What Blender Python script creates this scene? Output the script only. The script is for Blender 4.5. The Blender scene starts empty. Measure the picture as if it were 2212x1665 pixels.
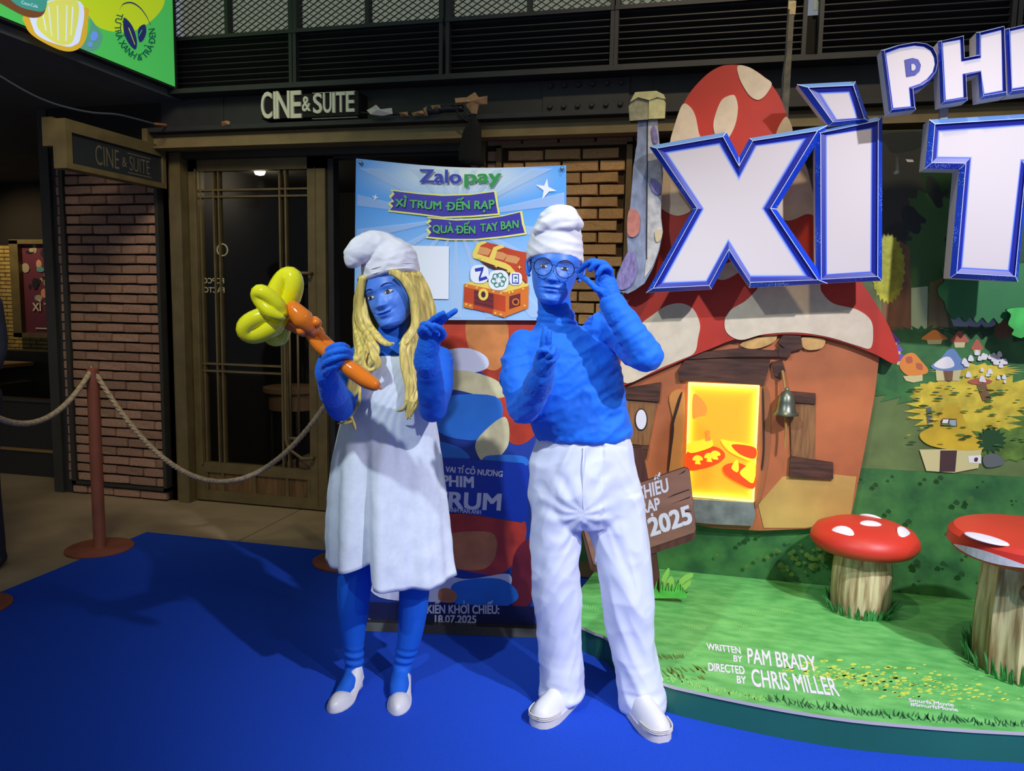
import bpy, math, random, unicodedata
import numpy as np
from mathutils import Vector, Matrix, noise
from mathutils.geometry import tessellate_polygon

random.seed(7)
SC = bpy.context.scene
COL = SC.collection
PI = math.pi

# ------------------------------------------------------------------ camera
YAW, PITCH, ROLL = math.radians(13.84), math.radians(6.34), math.radians(1.0)
FPX, CX, CY, HC = 1680.0, 1106.0, 832.5, 1.47
_r0 = Vector((math.cos(YAW), math.sin(YAW), 0)); _f0 = Vector((-math.sin(YAW), math.cos(YAW), 0)); _u0 = Vector((0, 0, 1))
_f = _f0 * math.cos(PITCH) - _u0 * math.sin(PITCH)
_u1 = _u0 * math.cos(PITCH) + _f0 * math.sin(PITCH)
_r = _r0 * math.cos(ROLL) + _u1 * math.sin(ROLL)
_u = _u1 * math.cos(ROLL) - _r0 * math.sin(ROLL)
EYE = Vector((0, 0, HC))
cam_d = bpy.data.cameras.new('camera')
cam = bpy.data.objects.new('camera', cam_d); COL.objects.link(cam)
cam.matrix_world = Matrix(((_r.x, _u.x, -_f.x, 0), (_r.y, _u.y, -_f.y, 0), (_r.z, _u.z, -_f.z, HC), (0, 0, 0, 1)))
cam_d.sensor_fit = 'HORIZONTAL'; cam_d.sensor_width = 36.0; cam_d.lens = 36.0 * FPX / 2212.0
cam_d.clip_start = 0.05; cam_d.clip_end = 100
SC.camera = cam

# ------------------------------------------------------------------ world, lamps, exposure
W = bpy.data.worlds.new('world'); SC.world = W; W.use_nodes = True
W.node_tree.nodes['Background'].inputs[0].default_value = (0.62, 0.68, 0.80, 1)
W.node_tree.nodes['Background'].inputs[1].default_value = 0.24
SC.view_settings.view_transform = 'Standard'; SC.view_settings.look = 'None'
SC.view_settings.gamma = 1.0; SC.view_settings.use_curve_mapping = False
SC.view_settings.exposure = 0.35
def lamp(name, kind, loc, target, power, color, size=0.1, spot=60, blend=0.5):
    d = bpy.data.lights.new(name, kind); d.energy = power; d.color = color
    if kind == 'SPOT': d.spot_size = math.radians(spot); d.spot_blend = blend; d.shadow_soft_size = size
    if kind == 'AREA': d.size = size
    if kind == 'POINT': d.shadow_soft_size = size
    o = bpy.data.objects.new(name, d); COL.objects.link(o); o.location = loc
    v = Vector(target) - Vector(loc); o.rotation_euler = v.to_track_quat('-Z', 'Y').to_euler()
    return o
lamp('spot_light_right', 'SPOT', (2.1, 0.5, 3.8), (0.75, 3.1, 0.5), 560, (0.86, 0.86, 1.0), 0.05, 66, 0.7)
lamp('spot_light_left', 'SPOT', (-1.5, -0.4, 3.9), (-0.70, 2.75, 1.35), 320, (0.80, 0.93, 1.0), 0.06, 35, 0.8)
lamp('carpet_fill_spot', 'SPOT', (2.4, -0.6, 3.9), (0.85, 1.95, 0.0), 400, (0.88, 0.90, 1.0), 0.06, 48, 0.9)  # added fill spot, brightens the carpet at front right
lamp('shop_front_fill', 'SPOT', (-2.1, 1.9, 3.7), (-3.55, 4.7, 1.35), 130, (1.0, 0.88, 0.64), 0.4, 62, 0.9)  # added warm fill that lifts the shop front and brick pier
lamp('spot_light_warm', 'SPOT', (0.3, 1.9, 4.6), (0.1, 4.4, 2.0), 150, (1.0, 0.80, 0.50), 0.08, 70, 0.8)

# ------------------------------------------------------------------ picture measurements -> points of the place
def ray(px, py):
    return _f + _r * ((px - CX) / FPX) - _u * ((py - CY) / FPX)
def at_y(px, py, Y):            # on a plane parallel to the shop front
    d = ray(px, py); return EYE + d * (Y / d.y)
def at_x(px, py, X):            # on a plane square to the shop front
    d = ray(px, py); return EYE + d * (X / d.x)
def at_z(px, py, Z):            # on a level plane
    d = ray(px, py); return EYE + d * ((Z - HC) / d.z)
def at_d(px, py, dep):          # at a distance straight ahead of where the photographer stood
    d = ray(px, py); return EYE + d * (dep / (d.x * _f0.x + d.y * _f0.y))

# ------------------------------------------------------------------ colours and materials
def lin(c):
    def f(v):
        v /= 255.0
        return v / 12.92 if v <= 0.04045 else ((v + 0.055) / 1.055) ** 2.4
    return (f(c[0]), f(c[1]), f(c[2]), 1.0)
MATS = {}
def mat(name, rgb, rough=0.6, metal=0.0, var=None, bump=None, emis=None, spec=0.5, rnd=0.0, stretch=(1, 1, 1), sheen=0.0, coat=0.0, rgb2=None, contrast=(0.35, 0.65), trans=0.0, alpha=1.0, sss=0.0):
    if name in MATS: return MATS[name]
    m = bpy.data.materials.new(name); MATS[name] = m; m.use_nodes = True
    nt = m.node_tree; b = nt.nodes['Principled BSDF']; L = nt.links
    b.inputs['Base Color'].default_value = lin(rgb); b.inputs['Roughness'].default_value = rough
    b.inputs['Metallic'].default_value = metal; b.inputs['Specular IOR Level'].default_value = spec
    b.inputs['Sheen Weight'].default_value = sheen; b.inputs['Coat Weight'].default_value = coat
    b.inputs['Transmission Weight'].default_value = trans; b.inputs['Alpha'].default_value = alpha
    if sss: b.inputs['Subsurface Weight'].default_value = sss; b.inputs['Subsurface Scale'].default_value = 0.01
    tc = mp = None
    if var or bump:
        tc = nt.nodes.new('ShaderNodeTexCoord'); mp = nt.nodes.new('ShaderNodeMapping')
        mp.inputs['Scale'].default_value = stretch; L.new(tc.outputs['Object'], mp.inputs['Vector'])
    last = None
    if var:
        n = nt.nodes.new('ShaderNodeTexNoise'); n.inputs['Scale'].default_value = var[0]; n.inputs['Detail'].default_value = 5
        L.new(mp.outputs[0], n.inputs['Vector'])
        r = nt.nodes.new('ShaderNodeValToRGB'); r.color_ramp.elements[0].position = contrast[0]; r.color_ramp.elements[1].position = contrast[1]
        a = var[1]; c = lin(rgb)
        if rgb2: r.color_ramp.elements[0].color = lin(rgb2); r.color_ramp.elements[1].color = c
        else:
            r.color_ramp.elements[0].color = (c[0] * (1 - a), c[1] * (1 - a), c[2] * (1 - a), 1)
            r.color_ramp.elements[1].color = (min(1, c[0] * (1 + a)), min(1, c[1] * (1 + a)), min(1, c[2] * (1 + a)), 1)
        L.new(n.outputs['Fac'], r.inputs['Fac']); last = r.outputs['Color']
        L.new(last, b.inputs['Base Color'])
    if rnd:
        oi = nt.nodes.new('ShaderNodeObjectInfo'); h = nt.nodes.new('ShaderNodeHueSaturation')
        mr = nt.nodes.new('ShaderNodeMapRange'); mr.inputs['To Min'].default_value = 1 - rnd; mr.inputs['To Max'].default_value = 1 + rnd
        L.new(oi.outputs['Random'], mr.inputs['Value']); L.new(mr.outputs[0], h.inputs['Value'])
        if last: L.new(last, h.inputs['Color'])
        else: h.inputs['Color'].default_value = lin(rgb)
        L.new(h.outputs[0], b.inputs['Base Color'])
    if bump:
        n2 = nt.nodes.new('ShaderNodeTexNoise'); n2.inputs['Scale'].default_value = bump[0]; n2.inputs['Detail'].default_value = 4
        L.new(mp.outputs[0], n2.inputs['Vector'])
        bp = nt.nodes.new('ShaderNodeBump'); bp.inputs['Strength'].default_value = bump[1]; bp.inputs['Distance'].default_value = bump[2]
        L.new(n2.outputs['Fac'], bp.inputs['Height']); L.new(bp.outputs[0], b.inputs['Normal'])
    if emis:
        b.inputs['Emission Color'].default_value = lin(emis[0]); b.inputs['Emission Strength'].default_value = emis[1]
    return m

# ------------------------------------------------------------------ meshes
class MB:
    def __init__(s): s.v = []; s.f = []; s.m = []; s.mi = 0
    def add(s, vs, fs, mi=None):
        o = len(s.v); s.v += [Vector(v) for v in vs]
        mi = s.mi if mi is None else mi
        for f in fs: s.f.append([i + o for i in f]); s.m.append(mi)
    def box(s, a, b, mi=None):
        x0, y0, z0 = [min(a[i], b[i]) for i in range(3)]; x1, y1, z1 = [max(a[i], b[i]) for i in range(3)]
        s.add([(x0, y0, z0), (x1, y0, z0), (x1, y1, z0), (x0, y1, z0), (x0, y0, z1), (x1, y0, z1), (x1, y1, z1), (x0, y1, z1)],
              [(0, 3, 2, 1), (4, 5, 6, 7), (0, 1, 5, 4), (1, 2, 6, 5), (2, 3, 7, 6), (3, 0, 4, 7)], mi)
    def hexa(s, p, mi=None):     # eight corners: four of one face, four of the opposite one
        s.add(p, [(0, 3, 2, 1), (4, 5, 6, 7), (0, 1, 5, 4), (1, 2, 6, 5), (2, 3, 7, 6), (3, 0, 4, 7)], mi)
    def bar(s, a, b, w, h, up=(0, 0, 1), mi=None):   # square bar from a to b
        a = Vector(a); b = Vector(b); d = (b - a).normalized(); up = Vector(up)
        if abs(d.dot(up)) > 0.95: up = Vector((0, 1, 0))
        x = d.cross(up).normalized() * (w / 2); y = x.cross(d).normalized() * (h / 2)
        s.hexa([a - x - y, a + x - y, a + x + y, a - x + y, b - x - y, b + x - y, b + x + y, b - x + y], mi)
    def tube(s, pts, rad, n=10, closed=False, cap=True, flat=None, mi=None, round_ends=False):
        pts = [Vector(p) for p in pts]; k = len(pts)
        if not hasattr(rad, '__len__'): rad = [rad] * k
        rad = list(rad)
        if round_ends and not closed:
            d0 = (pts[0] - pts[1]).normalized(); d1 = (pts[-1] - pts[-2]).normalized(); A = []; RA = []; B = []; RB = []
            for t in (0.25, 0.55, 0.8, 0.95):
                A.insert(0, pts[0] + d0 * rad[0] * t); RA.insert(0, rad[0] * math.sqrt(1 - t * t))
                B.append(pts[-1] + d1 * rad[-1] * t); RB.append(rad[-1] * math.sqrt(1 - t * t))
            pts = A + pts + B; rad = RA + rad + RB; k = len(pts)
        T = []
        for i in range(k):
            a = pts[i - 1] if (i > 0 or closed) else pts[i]; b = pts[(i + 1) % k] if (i < k - 1 or closed) else pts[i]
            t = b - a
            T.append(t.normalized() if t.length > 1e-9 else Vector((0, 0, 1)))
        ref = Vector((0, 0, 1)) if abs(T[0].z) < 0.9 else Vector((1, 0, 0))
        N = (ref - T[0] * ref.dot(T[0])).normalized(); vs = []
        for i in range(k):
            N = (N - T[i] * N.dot(T[i]))
            N = N.normalized() if N.length > 1e-6 else T[i].orthogonal().normalized()
            B_ = T[i].cross(N)
            for j in range(n):
                a = 2 * PI * j / n
                fl = flat if flat else 1.0
                vs.append(pts[i] + (N * math.cos(a) + B_ * math.sin(a) * fl) * rad[i])
        fs = []
        for i in range(k if closed else k - 1):
            for j in range(n):
                a = i * n + j; b = i * n + (j + 1) % n; c = ((i + 1) % k) * n + (j + 1) % n; d = ((i + 1) % k) * n + j
                fs.append((a, b, c, d))
        if cap and not closed:
            fs.append(tuple(range(n - 1, -1, -1))); fs.append(tuple((k - 1) * n + j for j in range(n)))
        s.add(vs, fs, mi)
    def loft(s, rings, cap=True, mi=None, closed=False):
        n = len(rings[0]); vs = [p for r in rings for p in r]; fs = []; k = len(rings)
        for i in range(k - 1 if not closed else k):
            for j in range(n):
                fs.append((i * n + j, i * n + (j + 1) % n, ((i + 1) % k) * n + (j + 1) % n, ((i + 1) % k) * n + j))
        if cap and not closed:
            fs.append(tuple(range(n - 1, -1, -1))); fs.append(tuple((k - 1) * n + j for j in range(n)))
        s.add(vs, fs, mi)
    def ball(s, c, r, n=12, k=8, rot=None, mi=None):
        c = Vector(c)
        if not hasattr(r, '__len__'): r = (r, r, r)
        vs = [Vector((0, 0, r[2]))]; fs = []
        for i in range(1, k):
            th = PI * i / k
            for j in range(n):
                a = 2 * PI * j / n; vs.append(Vector((r[0] * math.sin(th) * math.cos(a), r[1] * math.sin(th) * math.sin(a), r[2] * math.cos(th))))
        vs.append(Vector((0, 0, -r[2])))
        for j in range(n): fs.append((0, 1 + j, 1 + (j + 1) % n))
        for i in range(k - 2):
            for j in range(n): fs.append((1 + i * n + j, 1 + (i + 1) * n + j, 1 + (i + 1) * n + (j + 1) % n, 1 + i * n + (j + 1) % n))
        e = len(vs) - 1; o = 1 + (k - 2) * n
        for j in range(n): fs.append((o + j, e, o + (j + 1) % n))
        if rot is not None: vs = [rot @ v for v in vs]
        s.add([c + v for v in vs], fs, mi)
    def lathe(s, c, prof, n=24, axis=None, mi=None):   # profile (radius, height) round the vertical through c
        c = Vector(c); rings = []
        for r, h in prof: rings.append([c + Vector((r * math.cos(2 * PI * j / n), r * math.sin(2 * PI * j / n), h)) for j in range(n)])
        s.loft(rings, True, mi)
    def prism(s, poly, depth, mi=None, side=None, smooth_back=True):   # a flat outline given as 3-D points, thickened along depth (a vector from front to back)
        n = len(poly); p = [Vector(q) for q in poly]; d = Vector(depth)
        s.add(p + [q + d for q in p], [tuple(range(n)), tuple(range(2 * n - 1, n - 1, -1))], mi)
        s.add(p + [q + d for q in p], [(i, i + n, (i + 1) % n + n, (i + 1) % n) for i in range(n)], side if side is not None else mi)
    def build(s, name, mats, parent=None, smooth=False, base=None, **tags):
        me = bpy.data.meshes.new(name)
        if parent is not None:
            o0 = Vector(parent.location) if parent.parent is None else Vector(parent.parent.location)
        elif base is not None: o0 = Vector(base)
        else:
            xs = [v.x for v in s.v]; ys = [v.y for v in s.v]; zs = [v.z for v in s.v]
            o0 = Vector(((min(xs) + max(xs)) / 2, (min(ys) + max(ys)) / 2, min(zs)))
        me.from_pydata([tuple(v - o0) for v in s.v], [], s.f)
        if not isinstance(mats, (list, tuple)): mats = [mats]
        for m in mats: me.materials.append(m)
        if len(mats) > 1:
            for p, i in zip(me.polygons, s.m): p.material_index = i
        if smooth:
            me.polygons.foreach_set('use_smooth', [True] * len(me.polygons))
            if smooth != True: me.set_sharp_from_angle(angle=math.radians(smooth))
        me.update()
        o = bpy.data.objects.new(name, me); COL.objects.link(o)
        if parent is not None: o.parent = parent
        else: o.location = o0
        for k_, v_ in tags.items(): o[k_] = v_
        return o
def thing(name, label, cat, loc, group=None, kind=None):
    o = bpy.data.objects.new(name, None); COL.objects.link(o); o.location = loc; o.empty_display_size = 0.1
    o['label'] = label
    if cat: o['category'] = cat
    if group: o['group'] = group
    if kind: o['kind'] = kind
    return o
def tag(o, label=None, cat=None, group=None, kind=None):
    if label: o['label'] = label
    if cat: o['category'] = cat
    if group: o['group'] = group
    if kind: o['kind'] = kind
    return o
def one(parent, name, mats, fn, smooth=False, **tags):     # one part from one shape
    b = MB(); fn(b); return b.build(name, mats, parent, smooth, **tags)
def fuse(mb, voxel, smooth=4, factor=0.5):     # run overlapping closed shapes together into one continuous skin; returns an MB
    me = bpy.data.meshes.new('tmp'); me.from_pydata([tuple(v) for v in mb.v], [], mb.f)
    o = bpy.data.objects.new('tmp', me); COL.objects.link(o)
    r = o.modifiers.new('r', 'REMESH'); r.mode = 'VOXEL'; r.voxel_size = voxel
    if smooth:
        sm = o.modifiers.new('s', 'SMOOTH'); sm.iterations = smooth; sm.factor = factor
    dg = bpy.context.evaluated_depsgraph_get(); ev = o.evaluated_get(dg); m2 = bpy.data.meshes.new_from_object(ev)
    out = MB(); out.v = [v.co.copy() for v in m2.vertices]; out.f = [list(p.vertices) for p in m2.polygons]; out.m = [0] * len(out.f)
    bpy.data.objects.remove(o); bpy.data.meshes.remove(me); bpy.data.meshes.remove(m2)
    return out
def vnormals(mb):
    V = np.array([tuple(v) for v in mb.v]); N = np.zeros_like(V)
    for f in mb.f:
        a, b, c = V[f[0]], V[f[1]], V[f[2]]
        n = np.cross(b - a, c - a)
        for i in f: N[i] += n
    l = np.linalg.norm(N, axis=1); l[l == 0] = 1
    return V, N / l[:, None]
def ruffle(mb, fn):            # move every point along its normal by fn(point, normal)
    V, N = vnormals(mb)
    for i in range(len(mb.v)):
        p = mb.v[i]; n = Vector(N[i]); mb.v[i] = p + n * fn(p, n)
def smoothpath(pts, k=6, closed=False):
    pts = [Vector(p) for p in pts]; n = len(pts); out = []
    for i in range(n if closed else n - 1):
        p0 = pts[(i - 1) % n] if (closed or i > 0) else pts[i]; p1 = pts[i]; p2 = pts[(i + 1) % n]
        p3 = pts[(i + 2) % n] if (closed or i + 2 < n) else p2
        for j in range(k):
            t = j / k; t2 = t * t; t3 = t2 * t
            out.append(0.5 * ((2 * p1) + (p2 - p0) * t + (2 * p0 - 5 * p1 + 4 * p2 - p3) * t2 + (3 * p1 - p0 - 3 * p2 + p3) * t3))
    if not closed: out.append(pts[-1])
    return out
def curve2(pts, k=6, closed=True):     # smooth a list of picture points
    return [(v.x, v.y) for v in smoothpath([(p[0], p[1], 0) for p in pts], k, closed)]
def lerpn(a, n):
    x = np.linspace(0, 1, len(a)); return list(np.interp(np.linspace(0, 1, n), x, a))

# ------------------------------------------------------------------ lettering
_G = {}
def _raw(s):
    c = bpy.data.curves.new('t', 'FONT'); c.body = s; c.resolution_u = 4
    o = bpy.data.objects.new('t', c); COL.objects.link(o)
    m = bpy.data.meshes.new_from_object(o.evaluated_get(bpy.context.evaluated_depsgraph_get()))
    v = [(q.co.x, q.co.y) for q in m.vertices]; f = [tuple(p.vertices) for p in m.polygons]
    bpy.data.objects.remove(o); bpy.data.curves.remove(c); bpy.data.meshes.remove(m)
    return v, f
def _rawbold(s, off):
    c = bpy.data.curves.new('t', 'FONT'); c.body = s; c.resolution_u = 4; c.offset = off
    o = bpy.data.objects.new('t', c); COL.objects.link(o)
    m = bpy.data.meshes.new_from_object(o.evaluated_get(bpy.context.evaluated_depsgraph_get()))
    v = [(q.co.x, q.co.y) for q in m.vertices]; f = [tuple(p.vertices) for p in m.polygons]
    bpy.data.objects.remove(o); bpy.data.curves.remove(c); bpy.data.meshes.remove(m)
    return v, f
def glyph(ch, off):
    k = (ch, off)
    if k not in _G:
        v, f = _rawbold(ch, min(off, 0)) if ch != ' ' else ([], [])
        v = [(p[0], p[1], 0.0) for p in v]
        if off > 0 and v:      # heavier weight: the outline printed again a little to every side
            v0, f0 = v, f; v, f = [], []; o = off * .8
            for dx, dy in ((-o, -o * .7), (o, -o * .7), (-o, o * .7), (o, o * .7)):
                q = len(v); v += [(p[0] + dx, p[1] + dy, .0001 * (q // len(v0))) for p in v0]; f += [tuple(i + q for i in t) for t in f0]
        w, _ = _raw('l' + ch + 'l'); x1 = max(p[0] for p in w); w0, _ = _raw('ll'); x0 = max(p[0] for p in w0)
        _G[k] = (v, f, x1 - x0)
    return _G[k]
def _stroke(pts, w):
    v = []; f = []
    for a, b in zip(pts[:-1], pts[1:]):
        dx, dy = b[0] - a[0], b[1] - a[1]; l = math.hypot(dx, dy); nx, ny = -dy / l * w / 2, dx / l * w / 2; ex, ey = dx / l * w * 0.25, dy / l * w * 0.25
        o = len(v); v += [(a[0] - ex + nx, a[1] - ey + ny), (a[0] - ex - nx, a[1] - ey - ny), (b[0] + ex - nx, b[1] + ey - ny), (b[0] + ex + nx, b[1] + ey + ny)]
        f.append((o, o + 1, o + 2, o + 3))
    return v, f
def layout(s, off=0.0, sx=1.0, track=0.0, jitter=0.0, seed=1):
    """glyph outlines of a line of text with its Vietnamese marks; unit = font size; returns per-letter (verts, faces) and the width"""
    rnd = random.Random(seed); x = 0; out = []
    for ch in s:
        bar = ch in 'Đđ'; d = unicodedata.normalize('NFD', 'D' if ch == 'Đ' else 'd' if ch == 'đ' else ch)
        v, f, adv = glyph(d[0], off); v = list(v); f = list(f); w = 0.085 + off * 1.6
        if v:
            xm = (min(p[0] for p in v) + max(p[0] for p in v)) / 2; top = max(p[1] for p in v); xr = max(p[0] for p in v)
            ex = []
            if bar: ex.append(_stroke([(-0.06, top * 0.5), (0.26, top * 0.5)], w))
            hat = '\u0302' in d
            for m in d[1:]:
                y = top + 0.07 + off
                if m == '\u0302': ex.append(_stroke([(xm - 0.17, y), (xm, y + 0.14), (xm + 0.17, y)], w * 0.85))
                yy = y + (0.07 if hat else 0); dx = (0.2 if hat else 0)
                if m == '\u0300': ex.append(_stroke([(xm - 0.14 + dx, yy + 0.17), (xm + 0.04 + dx, yy)], w))
                if m == '\u0301': ex.append(_stroke([(xm + 0.14 + dx, yy + 0.17), (xm - 0.04 + dx, yy)], w))
                if m == '\u0309': ex.append(_stroke([(xm - 0.07 + dx, yy + 0.18), (xm + 0.06 + dx, yy + 0.19), (xm + 0.07 + dx, yy + 0.1), (xm + dx, yy)], w * 0.7))
                if m == '\u0323':
                    a = 0.055 + off; ex.append(([(xm - a, -0.2 - a), (xm + a, -0.2 - a), (xm + a, -0.2 + a), (xm - a, -0.2 + a)], [(0, 1, 2, 3)]))
                if m == '\u031b': ex.append(_stroke([(xr - 0.05, top - 0.06), (xr + 0.08, top - 0.02), (xr + 0.1, top + 0.1)], w * 0.8))
            for ev, ef in ex:
                o = len(v); v += [(p[0], p[1], .0005) for p in ev]; f += [tuple(i + o for i in q) for q in ef]
            if jitter:
                a = rnd.uniform(-1, 1) * jitter; dy = rnd.uniform(-1, 1) * jitter * 0.25; sc = 1 + rnd.uniform(-1, 1) * jitter * 0.6; ca, sa = math.cos(a), math.sin(a)
                v = [((p[0] - xm) * ca * sc - (p[1] - .35) * sa * sc + xm, (p[0] - xm) * sa * sc + (p[1] - .35) * ca * sc + .35 + dy, p[2]) for p in v]
            out.append(([((p[0] + x) * sx, p[1], p[2]) for p in v], f))
        x += adv + track
    return out, (x - track) * sx
def write(mb, s, org, ex, ey, width=None, size=None, lift=(0, 0, 0), align='l', mi=None, thick=0.0, slant=0.0, **kw):
    """lay a line of text on a plane: org = left end of the base line, ex/ey = unit directions, width or size in metres"""
    L, w = layout(s, **kw); k = (width / w) if width else size; ky = size if size else k
    org = Vector(org) + Vector(lift); ex = Vector(ex); ey = Vector(ey); n = ex.cross(ey).normalized()
    if align == 'c': org = org - ex * (w * k / 2)
    if align == 'r': org = org - ex * (w * k)
    for v, f in L:
        P = [org + ex * ((p[0] + slant * p[1]) * k) + ey * (p[1] * ky) + n * p[2] for p in v]
        mb.add(P, f, mi)
        if thick:
            B = [q - n * thick for q in P]; mb.add(B, [tuple(reversed(q)) for q in f], mi)
            cnt = {}
            for q in f:
                for a, b in zip(q, q[1:] + q[:1]): cnt[(a, b)] = 1
            e = [(a, b) for (a, b) in cnt if (b, a) not in cnt]; m = len(P)
            mb.add(P + B, [(a, a + m, b + m, b) for a, b in e], mi)
    return w * k
def qwrite(mb, s, q, lift, mi=None, mode='fit', **kw):
    """write into a leaning box: q = base-line left, base-line right, top left (3-D points); cap height reaches the top"""
    a, b, c = [Vector(p) for p in q]; L, w = layout(s, **kw); ex = (b - a) / w; ey = (c - a) / 0.7; lift = Vector(lift); nz = lift.normalized()
    for v, f in L: mb.add([a + ex * p[0] + ey * p[1] + lift + nz * p[2] for p in v], f, mi)
# ================================================================== materials of the place
M_black = mat('black_steel', (46, 47, 50), 0.55, var=(9, .12), bump=(60, .08, .002))
M_black2 = mat('dark_void', (16, 16, 18), 0.8)
M_louv = mat('louvre_black', (38, 38, 42), 0.5, var=(12, .1))
M_tan = mat('bronze_paint', (132, 116, 80), 0.5, var=(7, .12))
M_bronze = mat('dark_bronze', (112, 98, 64), 0.45, var=(8, .15))
M_darkframe = mat('dark_frame', (56, 54, 46), 0.5, var=(8, .12))
M_floor = mat('concrete', (168, 148, 116), 0.55, var=(1.6, .22), bump=(30, .1, .004), spec=.4)
M_mortar = mat('mortar', (34, 28, 26), 0.95, bump=(60, .3, .004))
M_brickred = mat('brick_red_brown', (182, 142, 118), 0.9, var=(14, .22), bump=(70, .5, .004), rnd=.22)
M_bricktan = mat('brick_tan', (204, 160, 108), 0.9, var=(16, .2), bump=(70, .5, .004), rnd=.16)
M_brickfar = mat('brick_lit_far', (190, 160, 96), 0.9, var=(10, .2))
M_glass = mat('door_glass', (14, 14, 14), 0.05, alpha=0.22, spec=.5)
M_wood = mat('door_wood', (116, 88, 54), 0.5, var=(5, .3), stretch=(6, 6, .7))
M_carpet = mat('blue_carpet', (32, 76, 196), 0.95, var=(260, .12), bump=(420, .5, .003), spec=.12)
M_cream = mat('cream_letter', (232, 234, 210), 0.5)
M_soffit = mat('soffit_grey', (88, 94, 96), 0.8, var=(3, .1))
M_sofa = mat('dark_sofa', (38, 38, 32), 0.7)

# ------------------------------------------------------------------ floor
fl = thing('floor', 'grey brown concrete floor with a saw cut joint, left of the carpet', 'floor', (0, 2, 0), kind='structure')
def _(b):
    b.box((-11, -3, -0.12), (-2.662, 9, 0)); b.box((-2.654, -3, -0.12), (4.5, 9, 0)); b.box((-11, -3, -.125), (4.5, 9, -0.012))
one(fl, 'slab', M_floor, _)
b = MB(); b.box((-3.28, -2.6, 0), (2.6, 3.985, 0.007))
tag(b.build('carpet', M_carpet), 'large royal blue event carpet both people stand on', 'carpet')

# ------------------------------------------------------------------ shop front wall (faces the camera)
wb = thing('wall_back', 'dark shop front with black steel beam and bronze trim', 'wall', (-1.2, 4.7, 0), kind='structure')
def _(b):
    b.box((-3.555, 4.86, 2.40), (4.2, 4.95, 3.09)); b.box((-1.40, 4.72, 0), (4.2, 4.95, 2.42)); b.box((-4.47, 4.70, 0), (-3.6, 4.95, 2.95))
    b.box((-4.47, 4.60, 2.40), (-3.56, 4.70, 2.95)); b.box((-2.42, 6.6, 0), (-1.40, 6.65, 2.4)); b.box((-1.45, 4.95, 0), (-1.40, 6.6, 2.4)); b.box((-3.6,6.6,0),(-2.42,6.65,2.4)); b.box((-3.6,4.95,0),(-3.55,6.6,2.4)); b.box((-3.6, 4.9, 2.4), (-1.4, 6.65, 2.45))
one(wb, 'backing', M_black2, _)
def _(b):   # rolled beam: web and two flanges
    b.box((-3.56, 4.60, 2.50), (4.2, 4.68, 2.80)); b.box((-3.56, 4.46, 2.735), (4.2, 4.68, 2.762)); b.box((-3.56, 4.47, 2.505), (4.2, 4.68, 2.532))
one(wb, 'beam', M_black, _)
def _(b): b.box((-.975, 4.588, 2.545), (-.475, 4.60, 2.730))
plate = one(wb, 'splice_plate', M_black, _)
for i in range(6):
    for z in (2.585, 2.700):
        b = MB(); x = -.93 + i * .0815
        ring = lambda y, r: [Vector((x + r * math.cos(PI / 3 * j + .2), y, z + r * math.sin(PI / 3 * j + .2))) for j in range(6)]
        b.loft([ring(4.588, .0155), ring(4.573, .0155), ring(4.570, .012)])
        o = b.build('bolt', M_black, plate)
def _(b): b.box((-3.10, 4.594, 2.54), (-3.09, 4.60, 2.73)); b.box((-.36, 4.594, 2.54), (-.345, 4.60, 2.73))
one(wb, 'stiffener', M_black, _)
def _(b):   # bronze fascia under the beam, stepped
    b.box((-3.59, 4.53, 2.415), (4.2, 4.72, 2.478)); b.box((-3.59, 4.50, 2.408), (4.2, 4.60, 2.420)); b.box((-3.59, 4.56, 2.478), (4.2, 4.70, 2.505))
one(wb, 'fascia', M_tan, _)
def _(b):
    b.box((-3.55, 4.68, 2.37), (-1.36, 4.74, 2.415)); b.box((-1.42, 4.62, 0), (-1.375, 4.74, 2.41))
one(wb, 'door_head', M_darkframe, _)
def _(b):   # portal jambs
    b.box((-3.56, 4.66, 0), (-3.475, 4.78, 2.41)); b.box((-3.64, 4.70, 0), (-3.56, 4.75, 2.41))
one(wb, 'jamb', M_bronze, _)

# louvre bays over the beam: every slat a piece of its own
bays = [(-3.50, -2.605), (-2.555, -1.612), (-1.548, -.592), (-.546, .435), (.54, 1.43), (1.48, 2.4)]
sl = MB(); sl.hexa([(-.5, -.018, .010), (-.5, .018, -.012), (.5, .018, -.012), (.5, -.018, .010), (-.5, -.018, .016), (-.5, .018, -.006), (.5, .018, -.006), (.5, -.018, .016)])
slat_me = None
for i, (x0, x1) in enumerate(bays):
    t = thing('trim_%d' % (i + 1), 'black louvre bay number %d from the left above the beam' % (i + 1), 'louvre', ((x0 + x1) / 2, 4.62, 2.79), kind='structure')
    def _(b):
        b.box((x0 - .025, 4.56, 2.762), (x1 + .025, 4.66, 2.795)); b.box((x0 - .022, 4.575, 2.795), (x0, 4.66, 3.115)); b.box((x1, 4.575, 2.795), (x1 + .022, 4.66, 3.115))
        b.box((x0 - .025, 4.57, 3.095), (x1 + .025, 4.66, 3.118))
    one(t, 'frame', M_black, _)
    for k in range(8):
        if slat_me is None: s = sl.build('slat', M_louv); slat_me = s.data
        else: s = bpy.data.objects.new('slat', slat_me); COL.objects.link(s)
        s.parent = t; s.scale = (x1 - x0, 1, 1); s.location = (0, 0.005, .022 + k * .0365)
M_mesh = mat('expanded_metal', (50, 52, 50), 0.5)
M_curtain = mat('lit_pane', (120, 124, 112), 0.8, var=(2.2, .25), emis=((150, 156, 140), .34))
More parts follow.
